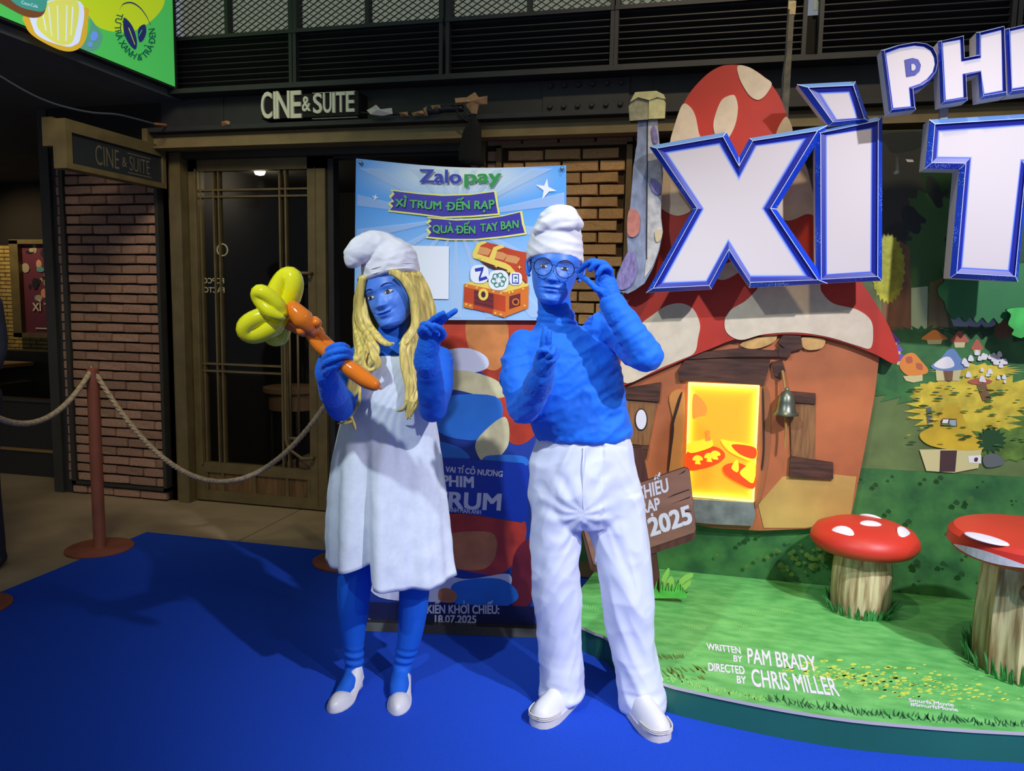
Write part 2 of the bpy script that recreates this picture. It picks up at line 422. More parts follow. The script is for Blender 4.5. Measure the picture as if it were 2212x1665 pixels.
for i, (x0, x1) in enumerate(bays[:5]):
    t = thing('window_%d' % (i + 1), 'pale window behind diamond steel mesh, number %d from the left' % (i + 1), 'window', ((x0 + x1) / 2, 4.62, 3.118), kind='structure')
    def _(b): b.box((x0 - .03, 4.80, 3.10), (x1 + .03, 4.82, 3.75))
    one(t, 'pane', M_curtain, _)
    def _(b):
        b.box((x0 - .026, 4.58, 3.118), (x0 + .004, 4.66, 3.75)); b.box((x1 - .004, 4.58, 3.118), (x1 + .026, 4.66, 3.75)); b.box((x0, 4.58, 3.72), (x1, 4.66, 3.75))
        xm = (x0 + x1) / 2; b.box((xm - .012, 4.59, 3.118), (xm + .012, 4.65, 3.72))
    one(t, 'frame', M_black, _)
    def _(b):
        w, h = .060, .036; y = 4.64; n = int((x1 - x0) / w) + 1; m = int(.6 / h) + 1
        for d in (1, -1):
            k = -m if d > 0 else 0
            for q in range(-m - 1, n + m + 1):
                # a strand climbing at the diamond's slope, clipped to the bay
                xa = x0 + q * w; za = 3.118; xb = xa + d * (.6 / h) * w; zb = 3.718
                t0, t1 = 0.0, 1.0; dx = xb - xa
                if dx > 0: t0 = max(t0, (x0 - xa) / dx); t1 = min(t1, (x1 - xa) / dx)
                else: t0 = max(t0, (x1 - xa) / dx); t1 = min(t1, (x0 - xa) / dx)
                if t1 - t0 > .01: b.bar((xa + dx * t0, y + d * .002, za + .6 * t0), (xa + dx * t1, y + d * .002, za + .6 * t1), .0045, .007, up=(0, 1, 0))
    one(t, 'mesh', M_mesh, _, kind='stuff')

# ------------------------------------------------------------------ bricks
def brick_mesh(name, m, seed):
    r = random.Random(seed); b = MB(); e = .03
    def ring(y, k): 
        c = [(-.5 + k, -.5 + k * 3), (-.25, -.5 + k * 2.5), (.25, -.5 + k * 3.2), (.5 - k, -.5 + k * 3), (.5 - k, .5 - k * 3), (.2, .5 - k * 2.6), (-.2, .5 - k * 3), (-.5 + k, .5 - k * 3)]
        return [Vector((x + r.uniform(-.008, .008), y + (r.uniform(-.05, .05) if y < 0 else 0), z + r.uniform(-.03, .03))) for x, z in c]
    b.loft([ring(.5, 0), ring(-.35, 0), ring(-.5, .012)])
    o = b.build(name, m); me = o.data; bpy.data.objects.remove(o); me.transform(Matrix.Translation((0, 0, 0))); return me
def centre(me):
    xs = [v.co for v in me.vertices]; c = Vector([(min(q[i] for q in xs) + max(q[i] for q in xs)) / 2 for i in range(3)])
    me.transform(Matrix.Translation(-c)); return me
def bricks(parent, x0, x1, z0, z1, y, meshes, L, H, gap, rnd, off=0.5, first=0.0):
    k = 0; z = z0; base = Vector(parent.location)
    while z + H <= z1 + .01:
        x = x0 - (first + (off * L if k % 2 else 0))
        while x < x1 - .02:
            a = max(x, x0); c = min(x + L, x1)
            if c - a > .03:
                o = bpy.data.objects.new('brick', rnd.choice(meshes)); COL.objects.link(o); o.parent = parent
                d = rnd.uniform(-.004, .006)
                o.location = Vector(((a + c) / 2, y + d, z + H / 2)) - base; o.scale = (c - a, .05, H * rnd.uniform(.95, 1.03)); o.rotation_euler = (0, rnd.uniform(-.012, .012), 0)
            x += L + gap
        z += H + gap; k += 1
red = [centre(brick_mesh('brick', M_brickred, i)) for i in range(4)]
tan = [centre(brick_mesh('brick', M_bricktan, i + 9)) for i in range(4)]
rb = random.Random(3)
wl = thing('wall_left', 'narrow pier of reddish brown brick in a dark steel frame, left of the glazed door', 'wall', (-4.05, 4.66, 0), kind='structure')
one(wl, 'mortar_bed', M_mortar, lambda b: b.box((-4.46, 4.675, 0.02), (-3.64, 4.70, 2.40)))
bricks(wl, -4.395, -3.665, .105, 2.36, 4.668, red, .210, .0545, .0135, rb)
bricks(wl, -4.44, -3.62, .012, .075, 4.672, red, .213, .05, .012, rb, first=.1)
def _(b):
    b.box((-4.435, 4.630, .078), (-4.40, 4.69, 2.40)); b.box((-3.66, 4.630, .078), (-3.635, 4.69, 2.40)); b.box((-4.435, 4.630, .078), (-3.635, 4.69, .100))
one(wl, 'steel_frame', M_darkframe, _)
bricks(wl, -4.475, -4.44, .1, 2.36, 4.675, red, .1, .058, .010, rb, off=.4)
wr = thing('wall_right', 'panel of tan brick in a bronze frame, between banner and mushroom house', 'wall', (-.85, 4.68, 0), kind='structure')
one(wr, 'mortar_bed', mat('mortar_tan', (70, 56, 38), .95, bump=(60, .3, .004)), lambda b: b.box((-1.36, 4.69, 0.02), (-.38, 4.72, 2.44)))
bricks(wr, -1.225, -.495, .70, 2.372, 4.680, tan, .213, .057, .0125, rb, first=.09)
bricks(wr, -1.33, -.38, 2.392, 2.43, 4.688, red, .21, .035, .012, rb)
bricks(wr, -1.325, -1.27, .70, 2.372, 4.688, red, .06, .057, .0125, rb, off=0)
bricks(wr, -.44, -.38, .70, 2.372, 4.688, tan, .06, .057, .0125, rb, off=0)
def _(b):
    for (xa, xb) in ((-1.268, -1.235), (-.485, -.452), (-1.365, -1.335)):
        b.box((xa, 4.645, .02), (xb, 4.70, 2.385 if xa > -1.3 else 2.42))
    b.box((-1.268, 4.645, 2.372), (-.452, 4.70, 2.392))
one(wr, 'frame', mat('brass_frame', (122, 98, 58), .45, var=(8, .15)), _)

# ------------------------------------------------------------------ glazed door
d1 = thing('door_1', 'bronze framed glazed door with thin bars and wood panels at its foot', 'door', (-2.96, 4.75, 0), kind='structure')
def _(b):
    y0, y1 = 4.735, 4.79
    b.box((-3.468, y0, 0.012), (-3.40, y1, 2.392)); b.box((-2.575, y0, .012), (-2.447, y1, 2.392)); b.box((-3.468, y0, 2.295), (-2.447, y1, 2.392))
    b.box((-3.40, y0, .012), (-2.575, y1, .085)); b.box((-3.40, y0, .215), (-2.575, y1, .285)); b.box((-2.520, 4.728, .03), (-2.515, 4.74, 2.30)); b.box((-3.415, 4.722, .27), (-3.402, 4.74, 2.31))
one(d1, 'frame', M_bronze, _)
def glassbox(b): b.box((-3.40, 4.765, .285), (-2.575, 4.771, 2.295))
one(d1, 'glass', M_glass, glassbox)
def _(b): b.box((-3.40, 4.75, .085), (-2.575, 4.77, .215))
pn = one(d1, 'wood_panel', M_wood, _)
for x in (-3.40, -3.27, -3.02, -2.765, -2.60): one(pn, 'rib', M_bronze, lambda b: b.box((x, 4.738, .08), (x + .022, 4.76, .22)))
for (x, z0, z1) in ((-3.285, .285, 2.295), (-3.245, .285, 2.295), (-2.785, .285, 2.295), (-2.742, .285, 2.295), (-3.385, .285, 2.295)):
    one(d1, 'bar', M_bronze, lambda b: b.box((x - .006, 4.745, z0), (x + .006, 4.785, z1)))
for (z, x1) in ((2.170, -2.575), (2.125, -2.575), (.985, -2.785), (.935, -2.785)):
    one(d1, 'bar', M_bronze, lambda b: b.box((-3.40, 4.743, z - .006), (x1, 4.787, z + .006)))
def _(b):
    b.tube([(-2.545, 4.735, 1.615), (-2.545, 4.68, 1.615), (-2.70, 4.665, 1.615), (-2.715, 4.665, 1.58), (-2.715, 4.665, .50), (-2.70, 4.665, .44), (-2.60, 4.67, .375), (-2.545, 4.70, .375), (-2.545, 4.735, .375)], .011, 8)
    b.tube([(-2.68, 4.67, 1.53), (-2.68, 4.67, .52)], .008, 8); b.tube([(-2.62, 4.67, 1.53), (-2.62, 4.67, .52)], .008, 8); b.box((-2.69, 4.662, 1.52), (-2.61, 4.678, 1.54)); b.box((-2.69, 4.662, .50), (-2.61, 4.678, .52))
one(d1, 'handle', M_bronze, _, True)
# what stands behind the glass
b = MB(); LP = at_y(561, 366, 5.35); b.lathe(LP, [(.055, .04), (.055, 0), (.044, -.004), (.04, .002)], 20)
lampo = b.build('ceiling_light', M_bronze, smooth=40); tag(lampo, 'small round downlight glowing behind the glazed door', 'light')
bb = MB(); bb.lathe(LP - Vector((0, 0, .003)), [(.040, 0.002), (.042, -.014), (.032, -.034), (.001, -.042)], 16)
bulb = bb.build('bulb', mat('bulb', (255, 240, 200), .4, emis=((255, 236, 190), 14)), lampo)
lamp('downlight_bulb', 'POINT', LP - Vector((0, 0, .12)), LP - Vector((0, 0, 1)), 5, (1, .85, .6), .04)
t = thing('side_table', 'round table seen dimly through the glazed door', 'table', (-3.28, 5.75, 0))
M_table = mat('dim_table', (150, 120, 88), .4)
one(t, 'tabletop', M_table, lambda b: b.lathe((-3.28, 5.75, .68), [(.20, 0), (.235, .004), (.235, .04), (.22, .045)], 24), 40)
one(t, 'apron', M_table, lambda b: b.lathe((-3.28, 5.75, .54), [(.19, 0), (.20, .14)], 24), 40)
for a in range(4):
    x = -3.28 + .17 * math.cos(a * PI / 2 + .7); y = 5.75 + .17 * math.sin(a * PI / 2 + .7)
    one(t, 'leg', M_black, lambda b: b.tube([(x, y, 0), (x, y, .56)], .011, 8))
t = thing('dining_chair', 'dark chair behind the round table, seen through the glazed door', 'chair', (-2.78, 6.2, 0))
one(t, 'seat', M_sofa, lambda b: b.box((-2.96, 6.05, .44), (-2.62, 6.35, .49))); one(t, 'backrest', M_sofa, lambda b: b.box((-2.95, 6.33, .62), (-2.63, 6.36, .95)))
for (x, y, zt) in ((-2.93, 6.07, .44), (-2.65, 6.07, .44), (-2.93, 6.34, .95), (-2.65, 6.34, .95)): one(t, 'leg', M_black, lambda b: b.bar((x, y, 0), (x, y, zt), .022, .022))
M_sign2 = mat('window_print', (206, 200, 160), .6)
lt = MB()
write(lt, 'POPCORN', at_y(478, 612, 4.76), (1, 0, 0), (0, 0, 1), size=.052, off=.02); write(lt, 'FACTORY', at_y(478, 632, 4.76), (1, 0, 0), (0, 0, 1), size=.052, off=.02)
# seen from outside this print is mirrored, as it is stuck on for those inside
for v in lt.v: v.x = 2 * (-3.235) - v.x
for f in lt.f: f.reverse()
b2 = MB(); c0 = Vector((-3.235, 4.763, 1.77)); b2.tube([c0 + Vector((.04 * math.cos(a * PI / 12), 0, .04 * math.sin(a * PI / 12))) for a in range(24)], .005, 6, closed=True); lt.add(b2.v, b2.f)
one(d1, 'window_lettering', M_sign2, lambda b: b.add(lt.v, lt.f))

# black doorway beside it
d2 = thing('door_2', 'open unlit doorway right of the glazed door', 'door', (-1.9, 4.75, 0), kind='structure')
def _(b):
    b.box((-2.44, 4.76, 0), (-2.40, 4.84, 2.40)); b.box((-1.44, 4.76, 0), (-1.40, 4.84, 2.40)); b.box((-2.44, 4.76, 2.36), (-1.40, 4.84, 2.40))
one(d2, 'frame', M_black, _)

# ------------------------------------------------------------------ lounge on the left, dim
def _(b): b.box((-11, 7.55, 0), (-4.4, 7.65, 2.72)); b.box((-4.47, 4.95, 0), (-4.42, 7.55, 2.72)); b.box((-11, 3.0, 0), (-10.9, 7.6, 2.72))
wf = thing('wall_lounge', 'far brick wall of the dim lounge', 'wall', (-7.5, 7.55, 0), kind='structure')
one(wf, 'backing', M_mortar, _)
def _(b):
    r = random.Random(5)
    for k in range(38):
        z = .25 + k * .046; x = -10.2 - (.07 if k % 2 else 0)
        while x < -7.2:
            b.box((x, 7.53 + r.uniform(-.004, .004), z), (x + .145, 7.552, z + .037)); x += .156
one(wf, 'brickwork', M_brickfar, _, kind='stuff')
pst = MB(); pst.box((-7.70, 7.44, .95), (-6.85, 7.52, 2.02))
po = thing('poster_frame', 'framed film poster on the far lounge wall, seen past the dark post', 'poster', (-7.3, 7.5, .95))
def _(b):
    b.box((-7.72, 7.40, .93), (-7.60, 7.52, 2.04)); b.box((-6.95, 7.40, .93), (-6.83, 7.52, 2.04)); b.box((-7.72, 7.40, .93), (-6.83, 7.52, .98)); b.box((-7.72, 7.40, 2.0), (-6.83, 7.52, 2.05))
one(po, 'frame', M_bronze, _)
def _(b):
    b.mi = 0; b.box((-7.60, 7.46, .98), (-6.95, 7.50, 2.0))
    rr = random.Random(8)
    for k in range(40):
        b.mi = rr.choice((1, 2, 3, 4)); x, z = rr.uniform(-7.56, -7.0), rr.uniform(1.38, 1.95); rx = rr.uniform(.02, .06); rz = rr.uniform(.02, .07)
        b.add([(x + rx * math.cos(a * PI / 5), 7.458 - k * .0002, z + rz * math.sin(a * PI / 5)) for a in range(10)], [tuple(range(10))])
    b.mi = 5; write(b, 'XÌ TRUM', (-7.48, 7.448, 1.24), (1, 0, 0), (0, 0, 1), size=.13, off=.03); b.box((-7.45, 7.447, 1.03), (-7.1, 7.449, 1.045))
one(po, 'print', [mat('poster_plum', (110, 50, 70), .5), mat('poster_pink', (220, 150, 130), .5), mat('poster_cream', (180, 168, 140), .5), mat('poster_teal', (90, 150, 160), .5), mat('poster_dark', (40, 34, 50), .5), mat('poster_white', (220, 210, 200), .5)], _)
po.location.x -= .09
lamp('lounge_wall_lamp', 'SPOT', (-7.7, 6.6, 2.6), (-7.6, 7.5, 1.4), 30, (1, .80, .42), .05, 120, .8)
for (nm, lb, x0, x1, y0, y1, z1) in (('sofa', 'dark green sofa with a high back by the far lounge wall', -8.6, -6.5, 6.7, 7.3, .84), ('sofa', 'dark sofa with a low back, nearest the lounge entrance', -8.2, -6.3, 5.55, 6.2, .70)):
    t = thing(nm, lb, 'sofa', ((x0 + x1) / 2, (y0 + y1) / 2, 0), 'lounge sofas')
    one(t, 'base', M_sofa, lambda b: b.box((x0, y0, 0.06), (x1, y1, .40))); one(t, 'backrest', M_sofa, lambda b: b.box((x0, y0 - .02, .36), (x1, y0 + .16, z1)))
    one(t, 'armrest', M_sofa, lambda b: b.box((x1 - .16, y0, .36), (x1, y1, .6))); one(t, 'plinth', M_black, lambda b: b.box((x0 + .05, y0 + .04, 0), (x1 - .05, y1 - .04, .06)))
t = thing('coffee_table', 'tan topped table between the two lounge sofas', 'table', (-7.4, 6.45, 0))
one(t, 'tabletop', mat('table_tan', (176, 138, 84), .5), lambda b: b.box((-8.3, 6.25, .70), (-6.75, 6.62, .735))); one(t, 'pedestal', M_black, lambda b: b.box((-7.6, 6.38, 0), (-7.3, 6.5, .70)))
pl = thing('room_divider', 'low dark panelled divider with a thin tan rail at the lounge entrance', 'divider', (-5.9, 5.0, 0))
one(pl, 'panel', mat('divider_dark', (40, 38, 32), .7), lambda b: b.box((-8.5, 5.0, .22), (-4.64, 5.05, .60))); one(pl, 'rail', mat('rail_tan', (150, 116, 64), .5), lambda b: b.box((-8.5, 4.985, .2), (-4.64, 5.05, .222))); one(pl, 'kick_panel', M_sofa, lambda b: b.box((-8.5, 5.0, 0), (-4.64, 5.05, .2)))
one(pl, 'cap', M_darkframe, lambda b: b.box((-8.5, 4.98, .60), (-4.64, 5.07, .62)))
t = thing('trim_8', 'dark steel post of the lounge entrance, left of the brick pier', 'post', (-4.6, 4.67, 0), kind='structure')
one(t, 'post', M_darkframe, lambda b: b.box((-4.60, 4.64, 0), (-4.52, 4.75, 2.72))); one(t, 'jamb', M_black, lambda b: b.box((-4.52, 4.66, 0), (-4.46, 4.74, 2.72)))

# ------------------------------------------------------------------ soffit and side fascia above the lounge entrance
t = thing('ceiling', 'dark grey soffit over the lounge entrance, under the green light box', 'ceiling', (-5, 4, 2.72), kind='structure')
one(t, 'soffit', M_soffit, lambda b: b.box((-11, 1.0, 2.72), (-3.40, 7.6, 2.78))); one(t, 'upper_wall', M_black2, lambda b: b.box((-3.62, 4.62, 2.78), (-3.50, 4.70, 3.8)))
# ================================================================== light box, hanging sign, letters on the beam
BX = -3.34
def px_x(pts, X): return [at_x(p[0], p[1], X) for p in pts]
def px_y(pts, Y): return [at_y(p[0], p[1], Y) for p in pts]
def emi(name, rgb, k=0.75): return mat(name, rgb, .4, emis=(rgb, k), spec=.2)
E_green = emi('lit_green', (70, 176, 84), .55); E_lime = emi('lit_lime', (168, 190, 34), .62); E_navy = emi('lit_navy', (34, 42, 96), .5)
E_white = emi('lit_white', (190, 205, 235), .62); E_lemon = emi('lit_lemon', (196, 200, 96), .6); E_peel = emi('lit_peel', (196, 160, 50), .55); E_teal = emi('lit_teal', (60, 140, 130), .55)
E_brown = emi('lit_brown', (110, 70, 44), .45); E_blue = emi('lit_drop', (96, 140, 226), .55); E_mist = emi('lit_mist', (84, 150, 130), .5); E_text = emi('lit_text', (22, 84, 66), .45)
t = thing('billboard', 'green backlit light box with lemon wedge and leaf emblem at upper left', 'sign', (BX - .08, 2.5, 2.77))
def _(b): b.box((BX - .20, .9, 2.765), (BX - .006, 4.47, 3.95))
one(t, 'housing', M_black, _)
one(t, 'edge_trim', mat('light_box_edge', (30, 44, 30), .5), lambda b: b.box((BX - .20, 4.455, 2.76), (BX + .004, 4.475, 3.95)))
def _(b):
    L = [0]
    def put(pts, mi, k=6, sm=True):
        L[0] += 1
        P = px_x(curve2(pts, k) if sm else pts, BX + .00025 * L[0]); b.add(P, [tuple(range(len(P)))], mi)
    b.add([(BX, .92, 2.775), (BX, 4.455, 2.775), (BX, 4.455, 3.94), (BX, .92, 3.94)], [(0, 1, 2, 3)], 0)
    put([(158, -60), (352, -60), (356, 0), (340, 32), (305, 60), (265, 70), (220, 62), (192, 40), (168, 10)], 1)
    put([(180, 20), (196, 48), (186, 84), (172, 102), (205, 110), (222, 80), (205, 52)], 10)
    put([(60, 30), (55, 55), (75, 80), (130, 108), (165, 108), (185, 85), (190, 40), (180, 15)], 5)
    put([(70, 10), (72, 62), (95, 85), (140, 100), (160, 98), (174, 80), (174, 4)], 3)
    put([(80, 40), (84, 64), (112, 88), (140, 97), (160, 82), (168, 4), (106, 4)], 4)
    for (a, c) in (((124, 12), (126, 88)), ((105, 14), (112, 78)), ((145, 12), (143, 88)), ((92, 26), (100, 66)), ((158, 14), (154, 76))):
        put([(a[0] - 1.2, a[1]), (a[0] + 1.2, a[1]), (c[0] + 1, c[1]), (c[0] - 1, c[1])], 3, sm=False)
    put([(-80, -60), (100, -60), (100, 6), (94, 30), (78, 38), (52, 34), (10, 12), (-60, -30)], 7)
    put([(-20, -60), (104, -60), (102, 2), (96, 22), (78, 24), (30, 6)], 6)
    put([(196, 78), (202, 68), (209, 70), (211, 80), (204, 88), (197, 86)], 8); put([(191, 95), (195, 90), (200, 94), (198, 101), (192, 100)], 8)
    put([(268, 38), (281, 49), (291, 68), (296, 92), (292, 107), (279, 95), (269, 75), (266, 54)], 2)
    put([(299, 62), (307, 54), (314, 54), (316, 70), (310, 86), (302, 91), (298, 78)], 2)
    put([(277, 60), (279, 60), (292, 96), (291, 97)], 1, sm=False); put([(306, 64), (307.5, 65), (300, 78), (299, 77)], 0, sm=False)
    A = [(259, 21), (266, 10), (278, 6), (290, 8), (304, 18), (316, 34), (322, 46), (326, 55)]
    A = curve2(A, 5, False); w = [3.0 - 2.2 * i / len(A) for i in range(len(A))]
    put([(p[0], p[1] - q * .8) for p, q in zip(A, w)] + [(p[0] - q * .5, p[1] + q * .5) for p, q in reversed(list(zip(A, w)))], 2, sm=False)
    # ring of words under the emblem
    word = 'TỪ TRÀ XANH & TRÀ ĐEN'; path = smoothpath([(255, 28, 0), (250, 52, 0), (252, 74, 0), (262, 98, 0), (280, 119, 0), (300, 128, 0), (316, 122, 0), (330, 100, 0), (334, 80, 0), (332, 60, 0)], 12)
    cum = [0]
    for p, q in zip(path[:-1], path[1:]): cum.append(cum[-1] + (q - p).length)
    G, w = layout(word, off=.025); sc = cum[-1] / w; Xp = BX + .00025 * (L[0] + 2)
    for v, f in G:
        xm = sum(p[0] for p in v) / len(v) * sc
        i = min(len(path) - 2, max(0, int(np.searchsorted(cum, xm)) - 1)); p = path[i]; d = (path[i + 1] - path[i]).normalized(); nrm = Vector((d.y, -d.x, 0))
        P = []
        for q in v:
            o = path[i] + d * (q[0] * sc - cum[i]) + nrm * (q[1] * sc * 1.15 - 2); P.append(at_x(o.x, o.y, Xp + q[2]))
        b.add(P, f, 9)
    a = at_x(62, 14, Xp); c = at_x(92, 22, Xp); e = (c - a); ex = e.normalized(); b2 = Vector((1, 0, 0)).cross(ex)
    write(b, 'Coca-Cola', at_x(46, 8, Xp), ex, b2, width=.10, mi=3, slant=.25)
one(t, 'print', [E_green, E_lime, E_navy, E_white, E_lemon, E_peel, E_teal, E_brown, E_blue, E_text, E_mist], _)

# hanging sign square to the shop front
HX = -3.55
t = thing('hanging_sign', 'bronze framed dark hanging sign square to the wall, above the brick pier', 'sign', (HX - .04, 4.18, 2.16))
def _(b):
    y0, y1, z0, z1 = 3.775, 4.62, 2.165, 2.44
    b.box((HX - .09, y0, z0), (HX, y0 + .045, z1)); b.box((HX - .09, y1 - .03, z0), (HX, y1, z1)); b.box((HX - .09, y0 + .045, z1 - .07), (HX, y1 - .03, z1)); b.box((HX - .09, y0 + .045, z0), (HX, y1 - .03, z0 + .032))
one(t, 'frame', M_bronze, _)
one(t, 'hanger', M_bronze, lambda b: b.box((HX - .06, 4.47, 2.44), (HX - .02, 4.53, 2.53)))
one(t, 'near_bracket', M_bronze, lambda b: b.box((HX - .16, 3.775, 2.29), (HX - .09, 3.815, 2.45)))
one(t, 'panel', mat('sign_slate', (44, 48, 54), .5), lambda b: b.box((HX - .075, 3.82, 2.197), (HX - .015, 4.59, 2.37)))
M_dull = mat('dull_bronze_letter', (120, 110, 84), .5)
def _(b):
    X = HX - .0148; o = lambda p, z: (X, p, z)
    write(b, 'CINE', o(4.005, 2.225), (0, 1, 0), (0, 0, 1), width=.20, size=.17, off=-.008, thick=.004); write(b, '&', o(4.225, 2.25), (0, 1, 0), (0, 0, 1), width=.045, size=.085, thick=.004)
    write(b, 'SUITE', o(4.29, 2.235), (0, 1, 0), (0, 0, 1), width=.19, size=.13, off=-.008, thick=.004)
one(t, 'lettering', M_dull, _)
for z in (2.335, 2.216): one(t, 'rule', M_dull, lambda b: b.box((HX - .018, 4.278, z), (HX - .0138, 4.49, z + .006)))

# raised letters on the beam
t = thing('wall_letters', 'cream raised letters CINE & SUITE on the black beam', 'sign', (-2.46, 4.56, 2.54))
Y = 4.455; zb = lambda px, py: at_y(px, py, Y)
S = 5.53
def L1(ch, x0, x1, yt, yb, off=0.0):
    p = zb(360 + x0 / S, 120 + yb / S); q = zb(360 + x1 / S, 120 + yb / S); r = zb(360 + x0 / S, 120 + yt / S)
    g = [_rawbold(ch, .012)]; v = g[0][0]; f = g[0][1]; xa = min(k[0] for k in v); xb = max(k[0] for k in v); ya = min(k[1] for k in v); yc = max(k[1] for k in v)
    b = MB(); P = [Vector((p.x + (k[0] - xa) / (xb - xa) * (q.x - p.x), Y, p.z + (k[1] - ya) / (yc - ya) * (r.z - p.z))) for k in v]
    b.add(P, f); B = [k + Vector((0, .014, 0)) for k in P]; b.add(B, [tuple(reversed(k)) for k in f])
    e = {}
    for k in f:
        for a, c in zip(k, k[1:] + k[:1]): e[(a, c)] = 1
    m = len(P); b.add(P + B, [(a, a + m, c + m, c) for (a, c) in e if (c, a) not in e])
    b.build('letter', M_cream, t)
L1('C', 1128, 1258, 435, 755); L1('I', 1276, 1303, 430, 755); L1('N', 1308, 1468, 425, 752); L1('E', 1480, 1607, 420, 748); L1('&', 1615, 1716, 487, 667)
L1('S', 1748, 1856, 452, 692); L1('U', 1868, 1968, 445, 686); L1('I', 1978, 2010, 442, 682); L1('T', 2022, 2132, 438, 676); L1('E', 2140, 2240, 432, 672)
def bar_(x0, x1, ya, yb): return lambda b: b.box(tuple(zb(360 + x0 / S, 120 + yb / S)), tuple(zb(360 + x1 / S, 120 + ya / S) + Vector((0, .03, 0))))
one(t, 'rule', M_cream, bar_(1738, 2250, 424, 446)); one(t, 'rule', M_cream, bar_(1732, 2272, 732, 752))
one(t, 'backing_plate', M_black2, lambda b: b.box((zb(562, 256).x, Y + .015, max(2.533, zb(562, 256).z)), (zb(772, 196).x, 4.60, min(2.733, zb(772, 196).z))))

# cables, tape and paper on the ledge
M_cable = mat('grey_cable', (74, 84, 92), .5); M_tape = mat('brown_tape', (168, 128, 92), .5, var=(30, .2)); M_cloth = mat('black_cloth', (20, 20, 22), .9)
b = MB(); P = [(-40, 140), (0, 165), (60, 200), (110, 222), (160, 236), (205, 244), (250, 247), (290, 256), (335, 268)]
b.tube(smoothpath([at_x(p[0], p[1], -3.42) for p in P], 5), .006, 8)
c_ = b.build('cable', M_cable, smooth=True); tag(c_, 'thin grey cable sagging under the green light box', 'cable')
b = MB(); b.tube([at_x(333, 267.5, -3.42), at_x(358, 270, -3.42)], .008, 8); b.build('splice', mat('orange_splice', (190, 110, 70), .5), c_)
def crumple(name, pts, Y, m, label, cat, seed, amp=.012, parent=None):
    r = random.Random(seed); b = MB(); n = len(pts); F = [at_y(p[0], p[1], Y + r.uniform(-amp, amp)) for p in pts]; c = sum(F, Vector()) / n - Vector((0, amp * 1.5, 0))
    B = [p + Vector((0, .004, 0)) for p in F]; b.add(F + [c], [(i, (i + 1) % n, n) for i in range(n)]); b.add(B + [c + Vector((0, .004, 0))], [((i + 1) % n, i, n) for i in range(n)]); b.add(F + B, [(i, i + n, (i + 1) % n + n, (i + 1) % n) for i in range(n)])
    o = b.build(name, m, parent)
    if not parent: tag(o, label, cat)
    return o
crumple('tape_scrap', [(478, 263), (490, 260), (497, 263), (495, 269), (480, 272)], 4.47, M_tape, 'small brown scrap of tape on the ledge left of the cream letters', 'tape', 1)
crumple('paper_scrap', [(792, 238), (800, 234), (812, 226), (822, 236), (846, 233), (848, 246), (825, 250), (800, 247)], 4.42, mat('white_paper', (214, 210, 206), .8), 'crumpled white paper on the ledge right of the cream letters', 'paper', 2)
t = thing('cable_bundle', 'taped bundle of black cables on the ledge right of the cream letters', 'cable', (-1.75, 4.48, 2.53))
one(t, 'cable', mat('black_cable', (24, 24, 28), .4), lambda b: (b.tube(smoothpath([at_y(p[0], p[1], 4.465) for p in ((780, 243), (830, 247), (880, 245), (925, 240), (960, 236), (1000, 234))], 5), [.006] * 15 + [.02] * 11, 8), b.tube(smoothpath([at_y(p[0], p[1], 4.455) for p in ((960, 228), (985, 238), (1000, 255), (1012, 262))], 5), .006, 6), b.tube(smoothpath([at_y(p[0], p[1], 4.45) for p in ((975, 226), (1000, 236), (1012, 250))], 5), .005, 6)), True)
one(t, 'sleeve', mat('navy_sleeve', (30, 36, 60), .5), lambda b: b.tube([at_y(925, 240, 4.462), at_y(950, 237, 4.462)], .024, 10), True)
crumple('tape', [(862, 243), (880, 241), (882, 250), (866, 252)], 4.455, M_tape, '', '', 3, parent=t); crumple('tape', [(888, 244), (912, 238), (920, 246), (894, 251)], 4.45, M_tape, '', '', 4, parent=t); crumple('tape', [(914, 234), (922, 230), (924, 250), (916, 250)], 4.44, M_tape, '', '', 5, parent=t)
crumple('tape', [(982, 212), (1008, 210), (1026, 199), (1034, 210), (1053, 207), (1052, 225), (1034, 226), (1030, 246), (1018, 244), (1004, 224), (984, 222)], 4.44, M_tape, '', '', 6, parent=t)
crumple('tape', [(930, 228), (950, 226), (952, 234), (934, 236)], 4.44, M_tape, '', '', 7, parent=t)
b = MB()
prof = [(1018, 256, 1030, 256), (1000, 285, 1040, 275), (992, 320, 1040, 300), (990, 345, 1042, 340), (996, 352, 1048, 360)]
rings = []
for i, (xa, ya, xb, yb) in enumerate(prof):
    A = at_y(xa, ya, 4.45); B = at_y(xb, yb, 4.45); rings.append([A.lerp(B, .5 - .5 * math.cos(2 * PI * j / 16)) + Vector((0, .035 * math.sin(2 * PI * j / 16) * (1 if j % 2 else .6), 0)) for j in range(16)])
b.loft(rings); tag(b.build('black_cloth', M_cloth, smooth=True), 'black cloth hanging from the ledge above the banner', 'cloth')
# dark steel rod hanging from above, beside the mushroom
t = thing('truss_rod', 'dark worn steel upright coming down behind the accent of the big blue letters', 'rod', (.325, 4.02, 1.9))
one(t, 'tube', mat('worn_steel', (88, 84, 70), .45, var=(22, .35)), lambda b: b.bar(at_y(1712, -40, 4.02), at_y(1692, 300, 4.02), .03, .03, up=(0, 1, 0)))
one(t, 'tape_wrap', mat('cream_tape', (196, 176, 130), .6, var=(40, .2)), lambda b: b.bar(at_y(1711, 5, 4.02), at_y(1709, 34, 4.02), .034, .034, up=(0, 1, 0)))
one(t, 'cable', M_black, lambda b: b.tube([at_y(p[0], p[1], 4.0) for p in ((1704, 20), (1700, 60), (1698, 110), (1690, 170), (1688, 240))], .004, 6))
one(t, 'base_post', M_black, lambda b: b.bar(at_y(1692, 300, 4.02), (at_y(1692, 300, 4.02).x, 4.02, .0), .03, .03))
